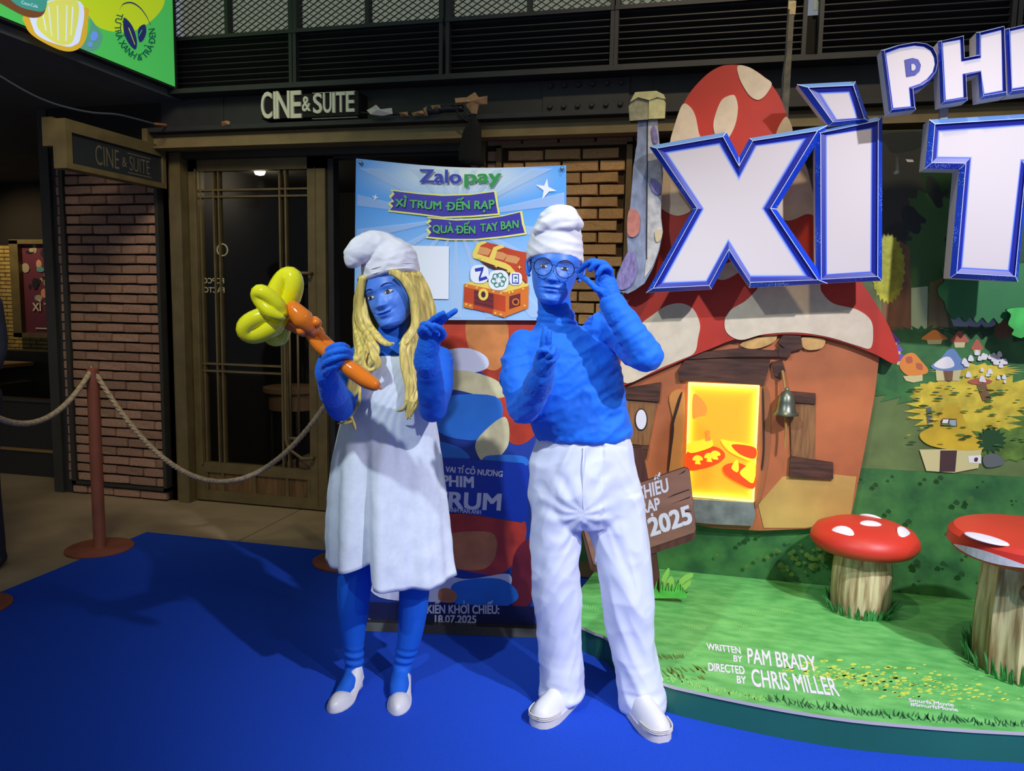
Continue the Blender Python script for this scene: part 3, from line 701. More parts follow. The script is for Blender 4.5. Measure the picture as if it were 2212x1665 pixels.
# ================================================================== stage, backdrop, cut-outs
SH = .115
M_grass = mat('printed_turf', (122, 204, 112), .5, var=(11, .5), rgb2=(82, 168, 84), contrast=(.3, .7), bump=(240, .15, .002), stretch=(1, 2.2, 1))
M_fascia = mat('stage_green', (36, 104, 86), .45, var=(1.4, .1))
M_whitepr = mat('white_print', (236, 232, 240), .5)
edge_px = [(1255, 1353), (1285, 1366), (1315, 1380), (1370, 1440), (1432, 1474), (1507, 1493), (1581, 1509), (1700, 1532), (1840, 1553), (1979, 1566), (2100, 1575), (2212, 1581)]
edge = [at_z(p[0], p[1], SH) for p in edge_px]
edge = [Vector((-.47, 3.92, SH)), Vector((-.52, 3.5, SH)), Vector((-.50, 3.2, SH))] + smoothpath(edge, 3) + [Vector((1.4, 2.72, SH)), Vector((1.9, 2.9, SH)), Vector((2.3, 3.3, SH)), Vector((2.4, 3.92, SH))]
t = thing('stage', 'low green stage with a curved front edge and printed turf top', 'stage', (.8, 3.3, 0))
def _(b): b.add(edge, [tuple(range(len(edge)))], 0); b.add([e - Vector((0, 0, .012)) for e in edge], [tuple(reversed(range(len(edge))))], 0); n = len(edge); b.add(edge + [e - Vector((0, 0, .012)) for e in edge], [(i, i + n, (i + 1) % n + n, (i + 1) % n) for i in range(n)], 1)
one(t, 'top', [M_grass, mat('cut_edge', (196, 190, 186), .7)], _)
def _(b):
    c = Vector((.8, 3.5, SH)); E2 = [e + (c - e) * .006 - Vector((0, 0, .012)) for e in edge]; E3 = [Vector((e.x, e.y, 0.0072)) for e in E2]; n = len(edge)
    b.add(E2 + E3, [(i, i + n, (i + 1) % n + n, (i + 1) % n) for i in range(n)])
one(t, 'fascia', M_fascia, _)
def sp(pts, k=5, sm=True): return [at_z(p[0], p[1], SH) for p in (curve2(pts, k) if sm else pts)]
def _(b):
    pass
for s_, q_, o_ in (('WRITTEN', [at_z(1527.6, 1403, SH), at_z(1602, 1412.7, SH), at_z(1525.7, 1389, SH)], .03), ('BY', [at_z(1583.7, 1428.7, SH), at_z(1603.6, 1430.7, SH), at_z(1582.9, 1415.5, SH)], .03), ('PAM BRADY', [at_z(1614, 1432, SH), at_z(1767, 1451.4, SH), at_z(1611.9, 1399.4, SH)], .02), ('DIRECTED', [at_z(1529.6, 1448.6, SH), at_z(1610, 1457, SH), at_z(1528.5, 1431.5, SH)], .03), ('BY', [at_z(1591, 1475.7, SH), at_z(1612, 1477.6, SH), at_z(1590, 1459.7, SH)], .03), ('CHRIS MILLER', [at_z(1624.3, 1481.8, SH), at_z(1814.5, 1504, SH), at_z(1620, 1444.5, SH)], .02), ('Smurfs.Movie', [at_z(1962.6, 1515.6, SH), at_z(2060.9, 1526.8, SH), at_z(1962, 1508, SH)], .03), ('#SmurfsMovie', [at_z(1966.8, 1524.6, SH), at_z(2070, 1537.4, SH), at_z(1965.4, 1517, SH)], .03)):
    one(t, 'lettering', M_whitepr, lambda b: qwrite(b, s_, q_, Vector((0, 0, .0010)), off=o_))
def _(b):   # printed tufts, flecks and patches of the turf picture
    r = random.Random(4); z = Vector((0, 0, .0006))
    def blade(px, py, dx, dy, w, mi):
        P = [at_z(px - w, py, SH), at_z(px + w, py, SH), at_z(px + dx * .6 + w * .8, py + dy * .6, SH), at_z(px + dx, py + dy, SH), at_z(px + dx * .6 - w * .8, py + dy * .6, SH)]; b.add([p + z for p in P], [(0, 1, 2, 3, 4)], mi)
    for i in range(150):
        k = i / 150; px = 1660 + k * 560; e = np.interp(px, [p[0] for p in edge_px], [p[1] for p in edge_px]); blade(px, e - 8 - r.uniform(0, 10), r.uniform(-14, 8), -r.uniform(8, 16), r.uniform(1, 2.5), 0)
    for i in range(70):
        px = r.uniform(1430, 1660); e = np.interp(px, [p[0] for p in edge_px], [p[1] for p in edge_px]); blade(px, e - 4 - r.uniform(0, 8), r.uniform(-5, 5), -r.uniform(6, 12), r.uniform(1, 2), 2)
    for i in range(26): blade(1440 + r.uniform(0, 90), 1470 + r.uniform(-26, 0), r.uniform(-16, -2), -r.uniform(4, 18), r.uniform(1.5, 3), 1)
    for i in range(14): blade(1425 + i * 4, 1422 + r.uniform(-3, 3), -4, -9, 1.5, 1)
    for (cx, cy) in ((1500, 1352), (1620, 1322), (1690, 1318), (1590, 1347), (1440, 1382), (1480, 1410), (1270, 1310), (1330, 1320)):
        for i in range(9): blade(cx + i * 5 - 20, cy + i * .9 + r.uniform(-1, 1), (i - 4) * 1.3, -r.uniform(5, 9), .9, 2)
    for i in range(420):
        px = r.gauss(1900, 130); py = 1470 + (px - 1900) * .12 + r.gauss(0, 16)
        if px > 1690 and py < np.interp(px, [p[0] for p in edge_px], [p[1] for p in edge_px]) - 6:
            s = r.uniform(2, 6); b.add([at_z(px + s * math.cos(a) * 1.3, py + s * .45 * math.sin(a * 1.0), SH) + z * .8 for a in (0, 1.1, 2.2, 3.1, 4.3, 5.3)], [tuple(range(6))], r.choice((3, 3, 4)))
one(t, 'printed_grass', [mat('print_dark_green', (40, 104, 60), .5), mat('print_olive', (92, 118, 48), .5), mat('print_light_green', (150, 214, 110), .5), mat('print_yellow_green', (206, 226, 90), .5), mat('print_mid_green', (120, 206, 110), .5)], _, kind='stuff')

# ---------------------------------------------------------------- forest backdrop
MY = 3.91
t = thing('backdrop', 'printed forest village backdrop standing along the rear of the stage', 'backdrop', (.9, MY + .03, SH))
def mp(px, py, k=0): return at_y(px, py, MY) - Vector((0, .0006 * k, 0))
def _(b):
    x0 = at_y(1238, 1200, MY).x; zt = at_y(1950, 283, MY).z; z1 = at_y(1300, 1010, MY).z; x1 = at_y(1850, 500, MY).x
    o = [(x0, MY, SH), (2.3, MY, SH), (2.3, MY, zt), (x1, MY, zt), (x1, MY, z1), (x0, MY, z1)]
    b.prism(o, (0, .05, 0), 0)
one(t, 'panel', mat('mural_meadow', (72, 132, 66), .5, var=(9, .5), rgb2=(38, 88, 48), contrast=(.3, .7)), _)
def mm(n, c, **k): return mat('mural_' + n, c, .5, **k)
MU = [mm('forest', (98, 118, 66), var=(6, .25)), mm('shade', (60, 62, 54)), mm('black_leaf', (40, 46, 44)), mm('deep_green', (34, 74, 36)), mm('mid_green', (66, 108, 54)), mm('brown', (128, 92, 60), var=(5, .2), stretch=(5, 1, .6)), mm('lime', (172, 172, 46), var=(30, .25)), mm('olive_trunk', (132, 120, 74), var=(5, .2), stretch=(6, 1, .6)),
      mm('light_gap', (182, 204, 152)), mm('lawn', (206, 184, 58), var=(14, .3)), mm('orange', (222, 138, 56)), mm('rust', (182, 98, 70)), mm('purple', (122, 84, 178)), mm('cap_blue', (108, 140, 184)), mm('cream', (206, 196, 140)), mm('cap_yellow', (206, 172, 44), var=(9, .15)), mm('door_brown', (72, 48, 50)), mm('stone', (96, 102, 104)), mm('white', (232, 228, 226)), mm('meadow', (104, 128, 56), var=(16, .35)), mm('sky', (160, 176, 184)), mm('grass_light', (92, 124, 48), var=(20, .3))]
def _(b):
    L = [0]
    def put(pts, mi, sm=True, k=5):
        L[0] += 1; P = [mp(p[0], p[1], 1 + L[0] * .25) for p in (curve2(pts, k) if sm else pts)]; b.add(P, [tuple(range(len(P)))], mi)
    def frill(cx, cy, rx, ry, n, d, mi, a0=0, a1=2 * PI, sd=1):
        r = random.Random(sd); P = []
        for i in range(n * 2): a = a0 + (a1 - a0) * i / (n * 2); q = 1 + (d if i % 2 else -d) * r.uniform(.6, 1.2); P.append((cx + rx * q * math.cos(a), cy + ry * q * math.sin(a)))
        put(P, mi, False)
    put([(1852, 283), (2740, 262), (2740, 1060), (1852, 1010)], 0, False)
    put([(1852, 284), (2070, 279), (2070, 470), (2000, 520), (1960, 540), (1905, 520), (1852, 520)], 1, False)
    put([(1990, 370), (2075, 362), (2740, 350), (2740, 620), (2065, 610), (2050, 540), (2010, 500)], 3, False)
    put([(1908, 290), (1996, 286), (2004, 300), (1980, 322), (1930, 330), (1916, 315)], 2)
    put([(1956, 344), (1972, 345), (1974, 350), (1960, 350)], 18, False)
    frill(2010, 470, 55, 60, 14, .12, 4, sd=3); put([(2008, 372), (2050, 374), (2052, 366), (2002, 366)], 2, False)
    put([(2004, 380), (2022, 390), (2034, 412), (2048, 408), (2046, 420), (2036, 428), (2036, 446), (2024, 448), (2012, 430), (2000, 410)], 2); put([(1950, 448), (1970, 446), (1985, 462), (2000, 474), (1998, 482), (1988, 484), (1992, 500), (1980, 506), (1962, 496), (1950, 480)], 2)
    put([(1910, 500), (1940, 480), (1960, 500), (1950, 520), (1930, 508), (1912, 525)], 2)
    frill(2000, 560, 48, 64, 16, .08, 4, sd=5); put([(1972, 530), (1976, 625), (2035, 620), (2040, 540)], 4)
    put([(1905, 740), (1907, 520), (1945, 520), (1965, 535), (1968, 735)], 5, False); put([(1968, 622), (2004, 618), (2002, 726), (1968, 728)], 8, False)
    put([(2004, 736), (2008, 610), (2036, 600), (2052, 730)], 7, False); put([(2046, 668), (2160, 690), (2160, 706), (2060, 705)], 20, False)
    frill(1990, 722, 90, 16, 30, .3, 19, sd=9); frill(2120, 726, 120, 20, 30, .3, 3, sd=10)
    put([(2152, 685), (2184, 684), (2188, 760), (2140, 762)], 5, False)
    frill(1918, 580, 36, 74, 26, .06, 6, sd=11)
    frill(2060, 800, 220, 80, 40, .1, 19, sd=12); frill(2330, 640, 130, 120, 26, .1, 4, sd=21); frill(2480, 560, 90, 150, 26, .08, 3, sd=22); put([(2290, 640), (2330, 636), (2336, 800), (2284, 800)], 7, False); put([(2440, 600), (2480, 596), (2490, 810), (2430, 812)], 5, False); frill(2390, 830, 170, 80, 40, .1, 19, sd=23); frill(2120, 880, 150, 70, 30, .12, 9, sd=13); frill(2330, 920, 140, 60, 30, .12, 21, sd=24); frill(2180, 960, 120, 34, 24, .1, 21, sd=17); frill(2030, 850, 60, 26, 18, .1, 9, sd=14); frill(2110, 800, 90, 14, 20, .2, 9, sd=18)
    for (x, y, w, h, c) in ((2018, 724, 28, 12, 10), (2072, 728, 20, 14, 11), (2110, 745, 13, 13, 11), (1926, 730, 18, 13, 12), (1944, 772, 14, 10, 12), (1938, 752, 12, 8, 12)):
        put([(x - w, y + h * .7), (x - w * .55, y - h * .3), (x, y - h), (x + w * .6, y - h * .2), (x + w, y + h * .7), (x, y + h * .9)], c); put([(x - w * .6, y + h * .8), (x + w * .6, y + h * .8), (x + w * .5, y + h * 1.6), (x - w * .5, y + h * 1.6)], 14, False)
    put([(1950, 812), (1992, 808), (1992, 822), (1972, 826), (1956, 822)], 14, False); put([(1942, 790), (1952, 768), (1972, 762), (1990, 780), (2004, 798), (1996, 808), (1960, 810)], 10); put([(1956, 772), (1968, 770), (1970, 782), (1958, 784)], 11); put([(1978, 784), (1990, 786), (1992, 798), (1980, 796)], 11)
    put([(2020, 798), (2076, 796), (2070, 822), (2022, 822)], 14, False); put([(2036, 800), (2058, 800), (2056, 822), (2040, 822)], 5, False); put([(2010, 790), (2030, 775), (2046, 756), (2060, 754), (2072, 770), (2088, 792), (2060, 800), (2024, 799)], 13); put([(2016, 788), (2036, 772), (2052, 772), (2060, 790), (2036, 796)], 18)
    put([(2090, 822), (2115, 816), (2142, 822), (2130, 829), (2100, 829)], 11); put([(2108, 828), (2128, 828), (2140, 862), (2122, 866)], 5, False)
    put([(2000, 880), (2010, 878), (2014, 910), (2002, 914)], 17, False)
    put([(1985, 970), (2120, 968), (2112, 1010), (2060, 1020), (2000, 1016)], 14, False); put([(2030, 972), (2066, 972), (2062, 1018), (2028, 1018)], 16, False)
    put([(1985, 938), (2016, 916), (2036, 882), (2052, 872), (2072, 880), (2084, 910), (2104, 938), (2128, 955), (2126, 968), (2080, 972), (2010, 962)], 15)
    put([(2030, 908), (2036, 903), (2065, 904), (2066, 921), (2030, 920)], 16, False); put([(2036, 905), (2048, 905), (2046, 913), (2034, 913)], 18, False); put([(2050, 906), (2064, 906), (2064, 919), (2049, 918)], 20, False)
    put([(2090, 984), (2118, 982), (2118, 1000), (2092, 998)], 18, False); put([(2104, 988), (2111, 988), (2109, 996), (2103, 995)], 16)
    frill(2140, 950, 30, 26, 16, .2, 3, sd=15); put([(2122, 988), (2140, 978), (2162, 986), (2166, 1002), (2130, 1008)], 17)
    r = random.Random(6)
    for i in range(26):
        x = r.uniform(2080, 2190); y = 760 + r.uniform(0, 60) + (x - 2080) * .05; s = r.uniform(3, 7); put([(x - s, y + s * .6), (x - s * .4, y - s), (x + s * .5, y - s * .8), (x + s, y + s * .7), (x, y + s)], 18)
    for i in range(60):
        x = r.uniform(1960, 2212); y = r.uniform(830, 960); s = r.uniform(2, 6); put([(x - s * 2, y), (x, y - s * .5), (x + s * 2, y), (x, y + s * .4)], r.choice((19, 3, 9, 21)))
    for i in range(120):
        x = r.uniform(1560, 2212) if i % 2 else r.gauss(1760, 60); y = r.uniform(1020, 1250) if i % 2 else r.gauss(1205, 18); lim = 1225 + (x - 1427) * .0985
        if y < lim - 6 and (x > 1720 or y > 1150): s = r.uniform(3, 9); put([(x - s, y), (x - s * .2, y - s), (x + s * .8, y - s * .3), (x + s * .3, y + s * .5)], 21 if i % 2 == 0 else r.choice((3, 4, 3)))
one(t, 'print', MU, _)
# raised foliage cut-outs of the backdrop
def cutout(name, pts, Y, th, mats, label=None, cat=None, parent=None, sm=True, k=5, side=None):
    P = [at_y(p[0], p[1], Y) for p in (curve2(pts, k) if sm else pts)]; b = MB(); b.prism(P, (0, th, 0), 0, side=1 if side else None)
    o = b.build(name, mats, parent)
    if label: tag(o, label, cat)
    return o
M_leaf1 = mat('cutout_green', (44, 118, 62), .5, var=(2.5, .25)); M_leaf2 = mat('cutout_bright_green', (70, 190, 84), .5, var=(8, .35)); M_cutedge = mat('cutout_edge', (30, 62, 38), .6)
sc = []
n = 9
for i in range(n): x = 2050 + i * 24; y = 674 + i * 1.2 + (4 if i in (0,) else 8); sc += [(x, y), (x + 12, y + 12)]
oL = [(2050, 575), (2036, 590), (2040, 606), (2026, 622), (2030, 640), (2040, 652), (2044, 668)] + sc + [(2280, 700), (2280, 560), (2200, 570)]
cutout('foliage_cutout', oL, 3.80, .02, [M_leaf1, M_cutedge], 'dark green scalloped foliage board below the large letter T', 'cutout', side=True)
cutout('foliage_cutout', [(2176, 668), (2184, 680), (2178, 700), (2190, 712), (2186, 722), (2204, 730), (2214, 728), (2230, 735), (2290, 730), (2290, 670), (2220, 664)], 3.76, .02, [M_leaf2, M_cutedge], 'bright green foliage board at the right edge under the large letter T', 'cutout', side=True)

# ---------------------------------------------------------------- mushroom house board
HY = 3.85
M_cap = mat('cap_red', (190, 50, 32), .5, var=(3.5, .12)); M_spot = mat('cap_spot', (226, 208, 178), .5, var=(18, .07))
M_wall = mat('house_wall', (186, 106, 62), .55, var=(3, .2)); M_wall2 = mat('house_wall_light', (196, 158, 84), .55, var=(3.5, .18)); M_plank = mat('house_plank', (78, 46, 32), .6, var=(6, .45), stretch=(1, 1, 9)); M_plankv = mat('house_door_wood', (140, 96, 56), .6, var=(7, .3), stretch=(9, 1, 1)); M_line = mat('ink_line', (46, 28, 22), .7); M_stone = mat('house_step', (122, 128, 126), .7, var=(14, .3), bump=(30, .2, .003))
hs = thing('mushroom_house', 'toadstool house board with red white spotted cap and glowing doorway', 'cutout', (.25, HY, SH))
capo = [(1575, 140), (1610, 143), (1650, 165), (1682, 205), (1700, 250), (1725, 320), (1750, 400), (1775, 480), (1815, 560), (1862, 612), (1895, 660), (1925, 715), (1942, 770), (1930, 785), (1890, 765), (1830, 742), (1770, 727), (1710, 722), (1650, 724), (1590, 732), (1530, 755), (1470, 780), (1410, 806), (1350, 832), (1310, 842), (1290, 820), (1300, 760), (1320, 690), (1350, 630), (1395, 560), (1415, 480), (1428, 400), (1445, 320), (1462, 258), (1487, 205), (1522, 165), (1550, 146)]
cutout('cap', capo, HY - .02, .05, [M_cap, mat('cap_edge', (150, 40, 30), .6)], parent=hs, side=True)
def spot(pts, sm=True): cutout('spot', pts, HY - .024, .006, M_spot, parent=hs, sm=sm)
spot([(1594, 142), (1620, 146), (1650, 166), (1667, 180), (1658, 200), (1645, 213), (1633, 215), (1618, 205), (1605, 185), (1596, 165)])
spot([(1474, 226), (1490, 230), (1502, 250), (1509, 285), (1511, 300), (1475, 310), (1448, 312), (1458, 268)]); spot([(1582, 205), (1590, 212), (1594, 235), (1588, 270), (1572, 300), (1552, 305), (1541, 275), (1546, 245), (1560, 215)])
spot([(1700, 252), (1712, 285), (1690, 300), (1676, 295), (1684, 270)]); spot([(1424, 360), (1460, 380), (1500, 430), (1492, 455), (1465, 466), (1440, 458), (1420, 440), (1416, 410)])
spot([(1738, 350), (1762, 440), (1775, 470), (1745, 462), (1715, 474), (1695, 475), (1676, 458), (1690, 400), (1715, 360)]); spot([(1580, 565), (1600, 580), (1590, 592), (1565, 604), (1548, 600), (1556, 580)])
spot([(1610, 650), (1635, 625), (1650, 605), (1700, 600), (1765, 604), (1775, 630), (1800, 655), (1850, 668), (1880, 690), (1886, 720), (1880, 752), (1850, 746), (1790, 728), (1720, 718), (1650, 722), (1600, 734), (1570, 718), (1566, 690), (1580, 668)])
spot([(1382, 702), (1410, 680), (1440, 660), (1472, 655), (1498, 668), (1512, 700), (1508, 730), (1500, 762), (1470, 777), (1420, 798), (1356, 828), (1340, 800), (1350, 745)])
wallo = [(1330, 830), (1420, 798), (1500, 762), (1600, 728), (1720, 718), (1830, 738), (1900, 765), (1890, 850), (1870, 960), (1850, 1060), (1836, 1125), (1740, 1142), (1640, 1146), (1540, 1140), (1440, 1120), (1330, 1100), (1310, 960)]
cutout('wall', wallo, HY + .012, .035, [M_wall, M_line], parent=hs, sm=False, side=True)
cutout('wall_base', [(1638, 1090), (1690, 1030), (1760, 1020), (1850, 1030), (1836, 1125), (1740, 1140), (1650, 1140)], HY + .008, .006, M_wall2, parent=hs, sm=False)
cutout('door_jamb', [(1446, 855), (1478, 850), (1476, 960), (1470, 1080), (1440, 1080), (1450, 980), (1456, 920)], HY + .002, .012, mat('jamb_ochre', (196, 130, 62), .55, var=(4, .15)), parent=hs); cutout('door_jamb', [(1640, 832), (1662, 850), (1664, 960), (1652, 1040), (1640, 1085), (1630, 1085), (1636, 950)], HY + .002, .012, mat('jamb_brown', (150, 92, 54), .55, var=(4, .15)), parent=hs)
for pts in ([(1464, 800), (1480, 778), (1560, 774), (1664, 776), (1660, 800), (1650, 832), (1560, 826), (1466, 822)], [(1480, 776), (1520, 760), (1600, 752), (1690, 758), (1688, 770), (1600, 770)], [(1352, 838), (1428, 826), (1424, 868), (1350, 862)], [(1704, 845), (1762, 850), (1762, 872), (1706, 868)], [(1708, 985), (1800, 1000), (1800, 1035), (1704, 1030)], [(1340, 962), (1402, 962), (1396, 990), (1340, 986)], [(1668, 782), (1690, 778), (1696, 800), (1690, 818), (1672, 810)]):
    cutout('plank', pts, HY - .010, .02, [M_plank, M_line], parent=hs, sm=False, side=True)
cutout('shutter', [(1352, 864), (1420, 868), (1402, 962), (1348, 958)], HY + .001, .012, M_plankv, parent=hs, sm=False); cutout('shutter', [(1706, 868), (1762, 872), (1760, 1000), (1710, 985)], HY + .001, .012, M_plankv, parent=hs, sm=False)
cutout('porthole_rim', [(1385 + 14 * math.cos(a * PI / 10), 906 + 24 * math.sin(a * PI / 10)) for a in range(20)], HY - .003, .012, M_line, parent=hs, sm=False); cutout('porthole', [(1385 + 11.5 * math.cos(a * PI / 10), 906 + 21.5 * math.sin(a * PI / 10)) for a in range(20)], HY - .006, .01, M_whitepr, parent=hs, sm=False)
cutout('step', [(1497, 1078), (1628, 1086), (1632, 1110), (1626, 1136), (1540, 1132), (1500, 1128)], HY - .02, .05, M_stone, parent=hs, sm=False)
cutout('gill', [(1600, 742), (1640, 728), (1676, 722), (1672, 738), (1640, 752), (1612, 752)], HY - .004, .012, mat('gill', (212, 164, 96), .6, var=(20, .2)), parent=hs); cutout('gill', [(1730, 730), (1780, 732), (1774, 752), (1740, 754)], HY - .004, .012, MATS['gill'], parent=hs)
cutout('beam_end', [(1692, 722), (1730, 724), (1734, 752), (1706, 760), (1680, 740)], HY - .012, .02, [M_plank, M_line], parent=hs, sm=False, side=True); cutout('beam_end', [(1680, 748), (1710, 756), (1706, 772), (1682, 770)], HY - .014, .02, [M_plank, M_line], parent=hs, sm=False, side=True)
for pts in ([(1462, 870), (1470, 850), (1474, 848), (1466, 880), (1456, 915), (1452, 960), (1446, 1010), (1444, 1010), (1449, 950), (1452, 910)], [(1646, 850), (1650, 850), (1652, 960), (1648, 1010), (1644, 1010), (1648, 960)]): cutout('crack', pts, HY - .002, .004, M_line, parent=hs)
# bell of the house
b = MB(); bc = at_y(1697, 896, HY - .05); b.lathe(bc, [(.058, 0), (.060, .006), (.046, .020), (.040, .06), (.036, .085), (.024, .105), (.010, .115), (.010, .125), (.004, .130)], 20); be = b.build('bell', mat('bell_metal', (106, 112, 98), .35, .7, var=(12, .25)), hs, 50)
one(hs, 'bell_hanger', mat('rope_ochre', (170, 130, 70), .8), lambda b: b.tube([at_y(1697, 846, HY - .05), at_y(1690, 800, HY - .03)], .006, 6))
one(hs, 'bell_rope', mat('rope_ochre', (170, 130, 70), .8), lambda b: b.tube([at_y(1697, 896, HY - .05), at_y(1698, 930, HY - .05), at_y(1695, 965, HY - .05)], .006, 6))
# glowing doorway panel (an LED edge lit print)
GY = HY - .012
def glow():
    m = bpy.data.materials.new('glowing_print'); m.use_nodes = True; nt = m.node_tree; b = nt.nodes['Principled BSDF']; L = nt.links
    tc = nt.nodes.new('ShaderNodeTexCoord'); sx = nt.nodes.new('ShaderNodeSeparateXYZ'); L.new(tc.outputs['Generated'], sx.inputs[0])
    def M(op, a, c=None):
        n = nt.nodes.new('ShaderNodeMath'); n.operation = op
        for i, q in enumerate((a, c)):
            if q is None: continue
            if isinstance(q, (int, float)): n.inputs[i].default_value = q
            else: L.new(q, n.inputs[i])
        return n.outputs[0]
    dx = M('MULTIPLY', M('MINIMUM', sx.outputs[0], M('SUBTRACT', 1.0, sx.outputs[0])), .62); dz = M('MINIMUM', sx.outputs[2], M('SUBTRACT', 1.0, sx.outputs[2])); d = M('MINIMUM', dx, dz)
    e = M('POWER', 2.718, M('MULTIPLY', d, -26.0)); r = nt.nodes.new('ShaderNodeValToRGB'); r.color_ramp.elements[0].color = lin((250, 120, 0)); r.color_ramp.elements[1].color = lin((255, 236, 120)); L.new(e, r.inputs[0]); r.color_ramp.elements[1].position = .8
    el = r.color_ramp.elements.new(.25); el.color = lin((255, 176, 10))
    st = M('ADD', M('MULTIPLY', e, 1.6), .62); L.new(r.outputs[0], b.inputs['Emission Color']); L.new(st, b.inputs['Emission Strength']); b.inputs['Base Color'].default_value = lin((250, 170, 40))
    return m
gp = [(1487, 826), (1641, 833), (1629, 1084), (1480, 1072)]
lb = cutout('light_panel', gp, GY, .02, glow(), parent=hs, sm=False)
def _(b):
    L = [0]
    def put(pts, mi, sm=True):
        L[0] += 1; P = [at_y(p[0], p[1], GY - .0008 * L[0]) for p in (curve2(pts, 5) if sm else pts)]; b.add(P, [tuple(range(len(P)))], mi)
    put([(1498, 852), (1516, 862), (1527, 880), (1524, 896), (1508, 900), (1496, 902)], 3)
    put([(1484, 976), (1510, 970), (1540, 964), (1560, 972), (1566, 986), (1552, 1000), (1520, 1012), (1484, 1014)], 0)
    for (x, y) in ((1507, 990), (1532, 985), (1545, 980)): put([(x - 10, y + 4), (x - 8, y - 4), (x, y - 7), (x + 9, y - 3), (x + 10, y + 4)], 2); put([(x - 4, y + 4), (x + 4, y + 4), (x + 7, y + 13), (x - 6, y + 12)], 2, False)
    put([(1484, 960), (1516, 950), (1534, 946), (1540, 962), (1520, 972), (1490, 978)], 2)
    put([(1523, 952), (1526, 940), (1524, 930), (1534, 930), (1532, 940), (1536, 950)], 3); put([(1557, 950), (1572, 952), (1610, 958), (1634, 968), (1630, 996), (1600, 988), (1572, 972)], 2); put([(1580, 962), (1600, 960), (1632, 968), (1630, 990), (1600, 982)], 0)
    put([(1562, 1008), (1580, 1000), (1608, 1004), (1632, 1030), (1626, 1056), (1590, 1040), (1566, 1024)], 0); put([(1598, 1020), (1616, 1004), (1632, 1000), (1628, 1042), (1610, 1034)], 2); put([(1580, 1010), (1592, 992), (1596, 1010), (1592, 1020)], 2)
one(lb, 'print', [mat('glow_red', (216, 60, 10), .5, emis=((220, 62, 6), .75)), mat('glow_orange', (250, 140, 20), .5, emis=((250, 140, 10), .8)), mat('glow_yellow', (255, 190, 40), .5, emis=((255, 180, 30), .9)), mat('glow_pink', (240, 120, 40), .5, emis=((245, 120, 40), .8))], _)

# ---------------------------------------------------------------- chimney board
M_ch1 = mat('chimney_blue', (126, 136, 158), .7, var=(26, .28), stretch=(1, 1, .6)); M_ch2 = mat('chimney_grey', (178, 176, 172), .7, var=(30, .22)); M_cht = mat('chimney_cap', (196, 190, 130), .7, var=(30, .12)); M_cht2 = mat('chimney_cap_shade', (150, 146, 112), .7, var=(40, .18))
ch = thing('chimney', 'tall grey stone chimney board with purple stones, left of the blue X', 'cutout', at_y(1380, 630, 3.72))
body = [(1378, 258), (1420, 258), (1422, 280), (1426, 330), (1432, 370), (1428, 420), (1428, 470), (1432, 500), (1424, 540), (1410, 580), (1392, 612), (1372, 626), (1356, 634), (1338, 630), (1328, 618), (1334, 590), (1346, 562), (1356, 545), (1354, 500), (1362, 440), (1368, 360), (1376, 310)]
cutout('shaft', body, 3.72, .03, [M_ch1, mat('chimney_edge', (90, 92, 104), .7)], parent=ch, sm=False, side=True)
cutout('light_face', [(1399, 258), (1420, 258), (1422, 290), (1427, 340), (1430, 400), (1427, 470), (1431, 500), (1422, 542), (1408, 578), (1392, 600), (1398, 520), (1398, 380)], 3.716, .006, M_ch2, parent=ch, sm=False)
cutout('seam', [(1398, 258), (1400, 258), (1399, 400), (1398, 560), (1396, 560), (1397, 400)], 3.714, .004, M_line, parent=ch, sm=False)
for pts, c in (([(1408, 275), (1414, 272), (1420, 290), (1420, 308), (1412, 308), (1408, 292)], 0), ([(1404, 388), (1414, 386), (1428, 400), (1428, 416), (1418, 420), (1408, 408)], 0), ([(1358, 456), (1372, 452), (1382, 468), (1380, 500), (1366, 512), (1355, 500)], 1), ([(1356, 545), (1370, 548), (1376, 580), (1366, 612), (1345, 626), (1332, 615), (1340, 580)], 0), ([(1415, 500), (1430, 496), (1428, 516), (1418, 522)], 2)):
    cutout('stone', pts, 3.708, .01, [mat('stone_violet', (124, 112, 160), .7, var=(40, .3), stretch=(3, 1, 1)), mat('stone_red', (186, 116, 100), .7, var=(30, .2)), mat('stone_ochre', (196, 180, 140), .7)][c], parent=ch)
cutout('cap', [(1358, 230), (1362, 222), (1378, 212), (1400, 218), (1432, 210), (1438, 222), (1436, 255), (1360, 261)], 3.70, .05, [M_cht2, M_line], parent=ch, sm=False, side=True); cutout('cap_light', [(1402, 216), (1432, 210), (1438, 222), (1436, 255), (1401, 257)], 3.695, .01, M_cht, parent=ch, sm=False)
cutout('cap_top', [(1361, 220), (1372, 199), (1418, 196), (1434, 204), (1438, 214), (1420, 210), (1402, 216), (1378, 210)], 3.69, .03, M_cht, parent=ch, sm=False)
one(ch, 'bracket', M_black, lambda b: b.box((at_y(1400, 500, 3.75).x - .03, 3.75, 1.70), (at_y(1400, 500, 3.75).x + .03, 3.83, 1.76)))

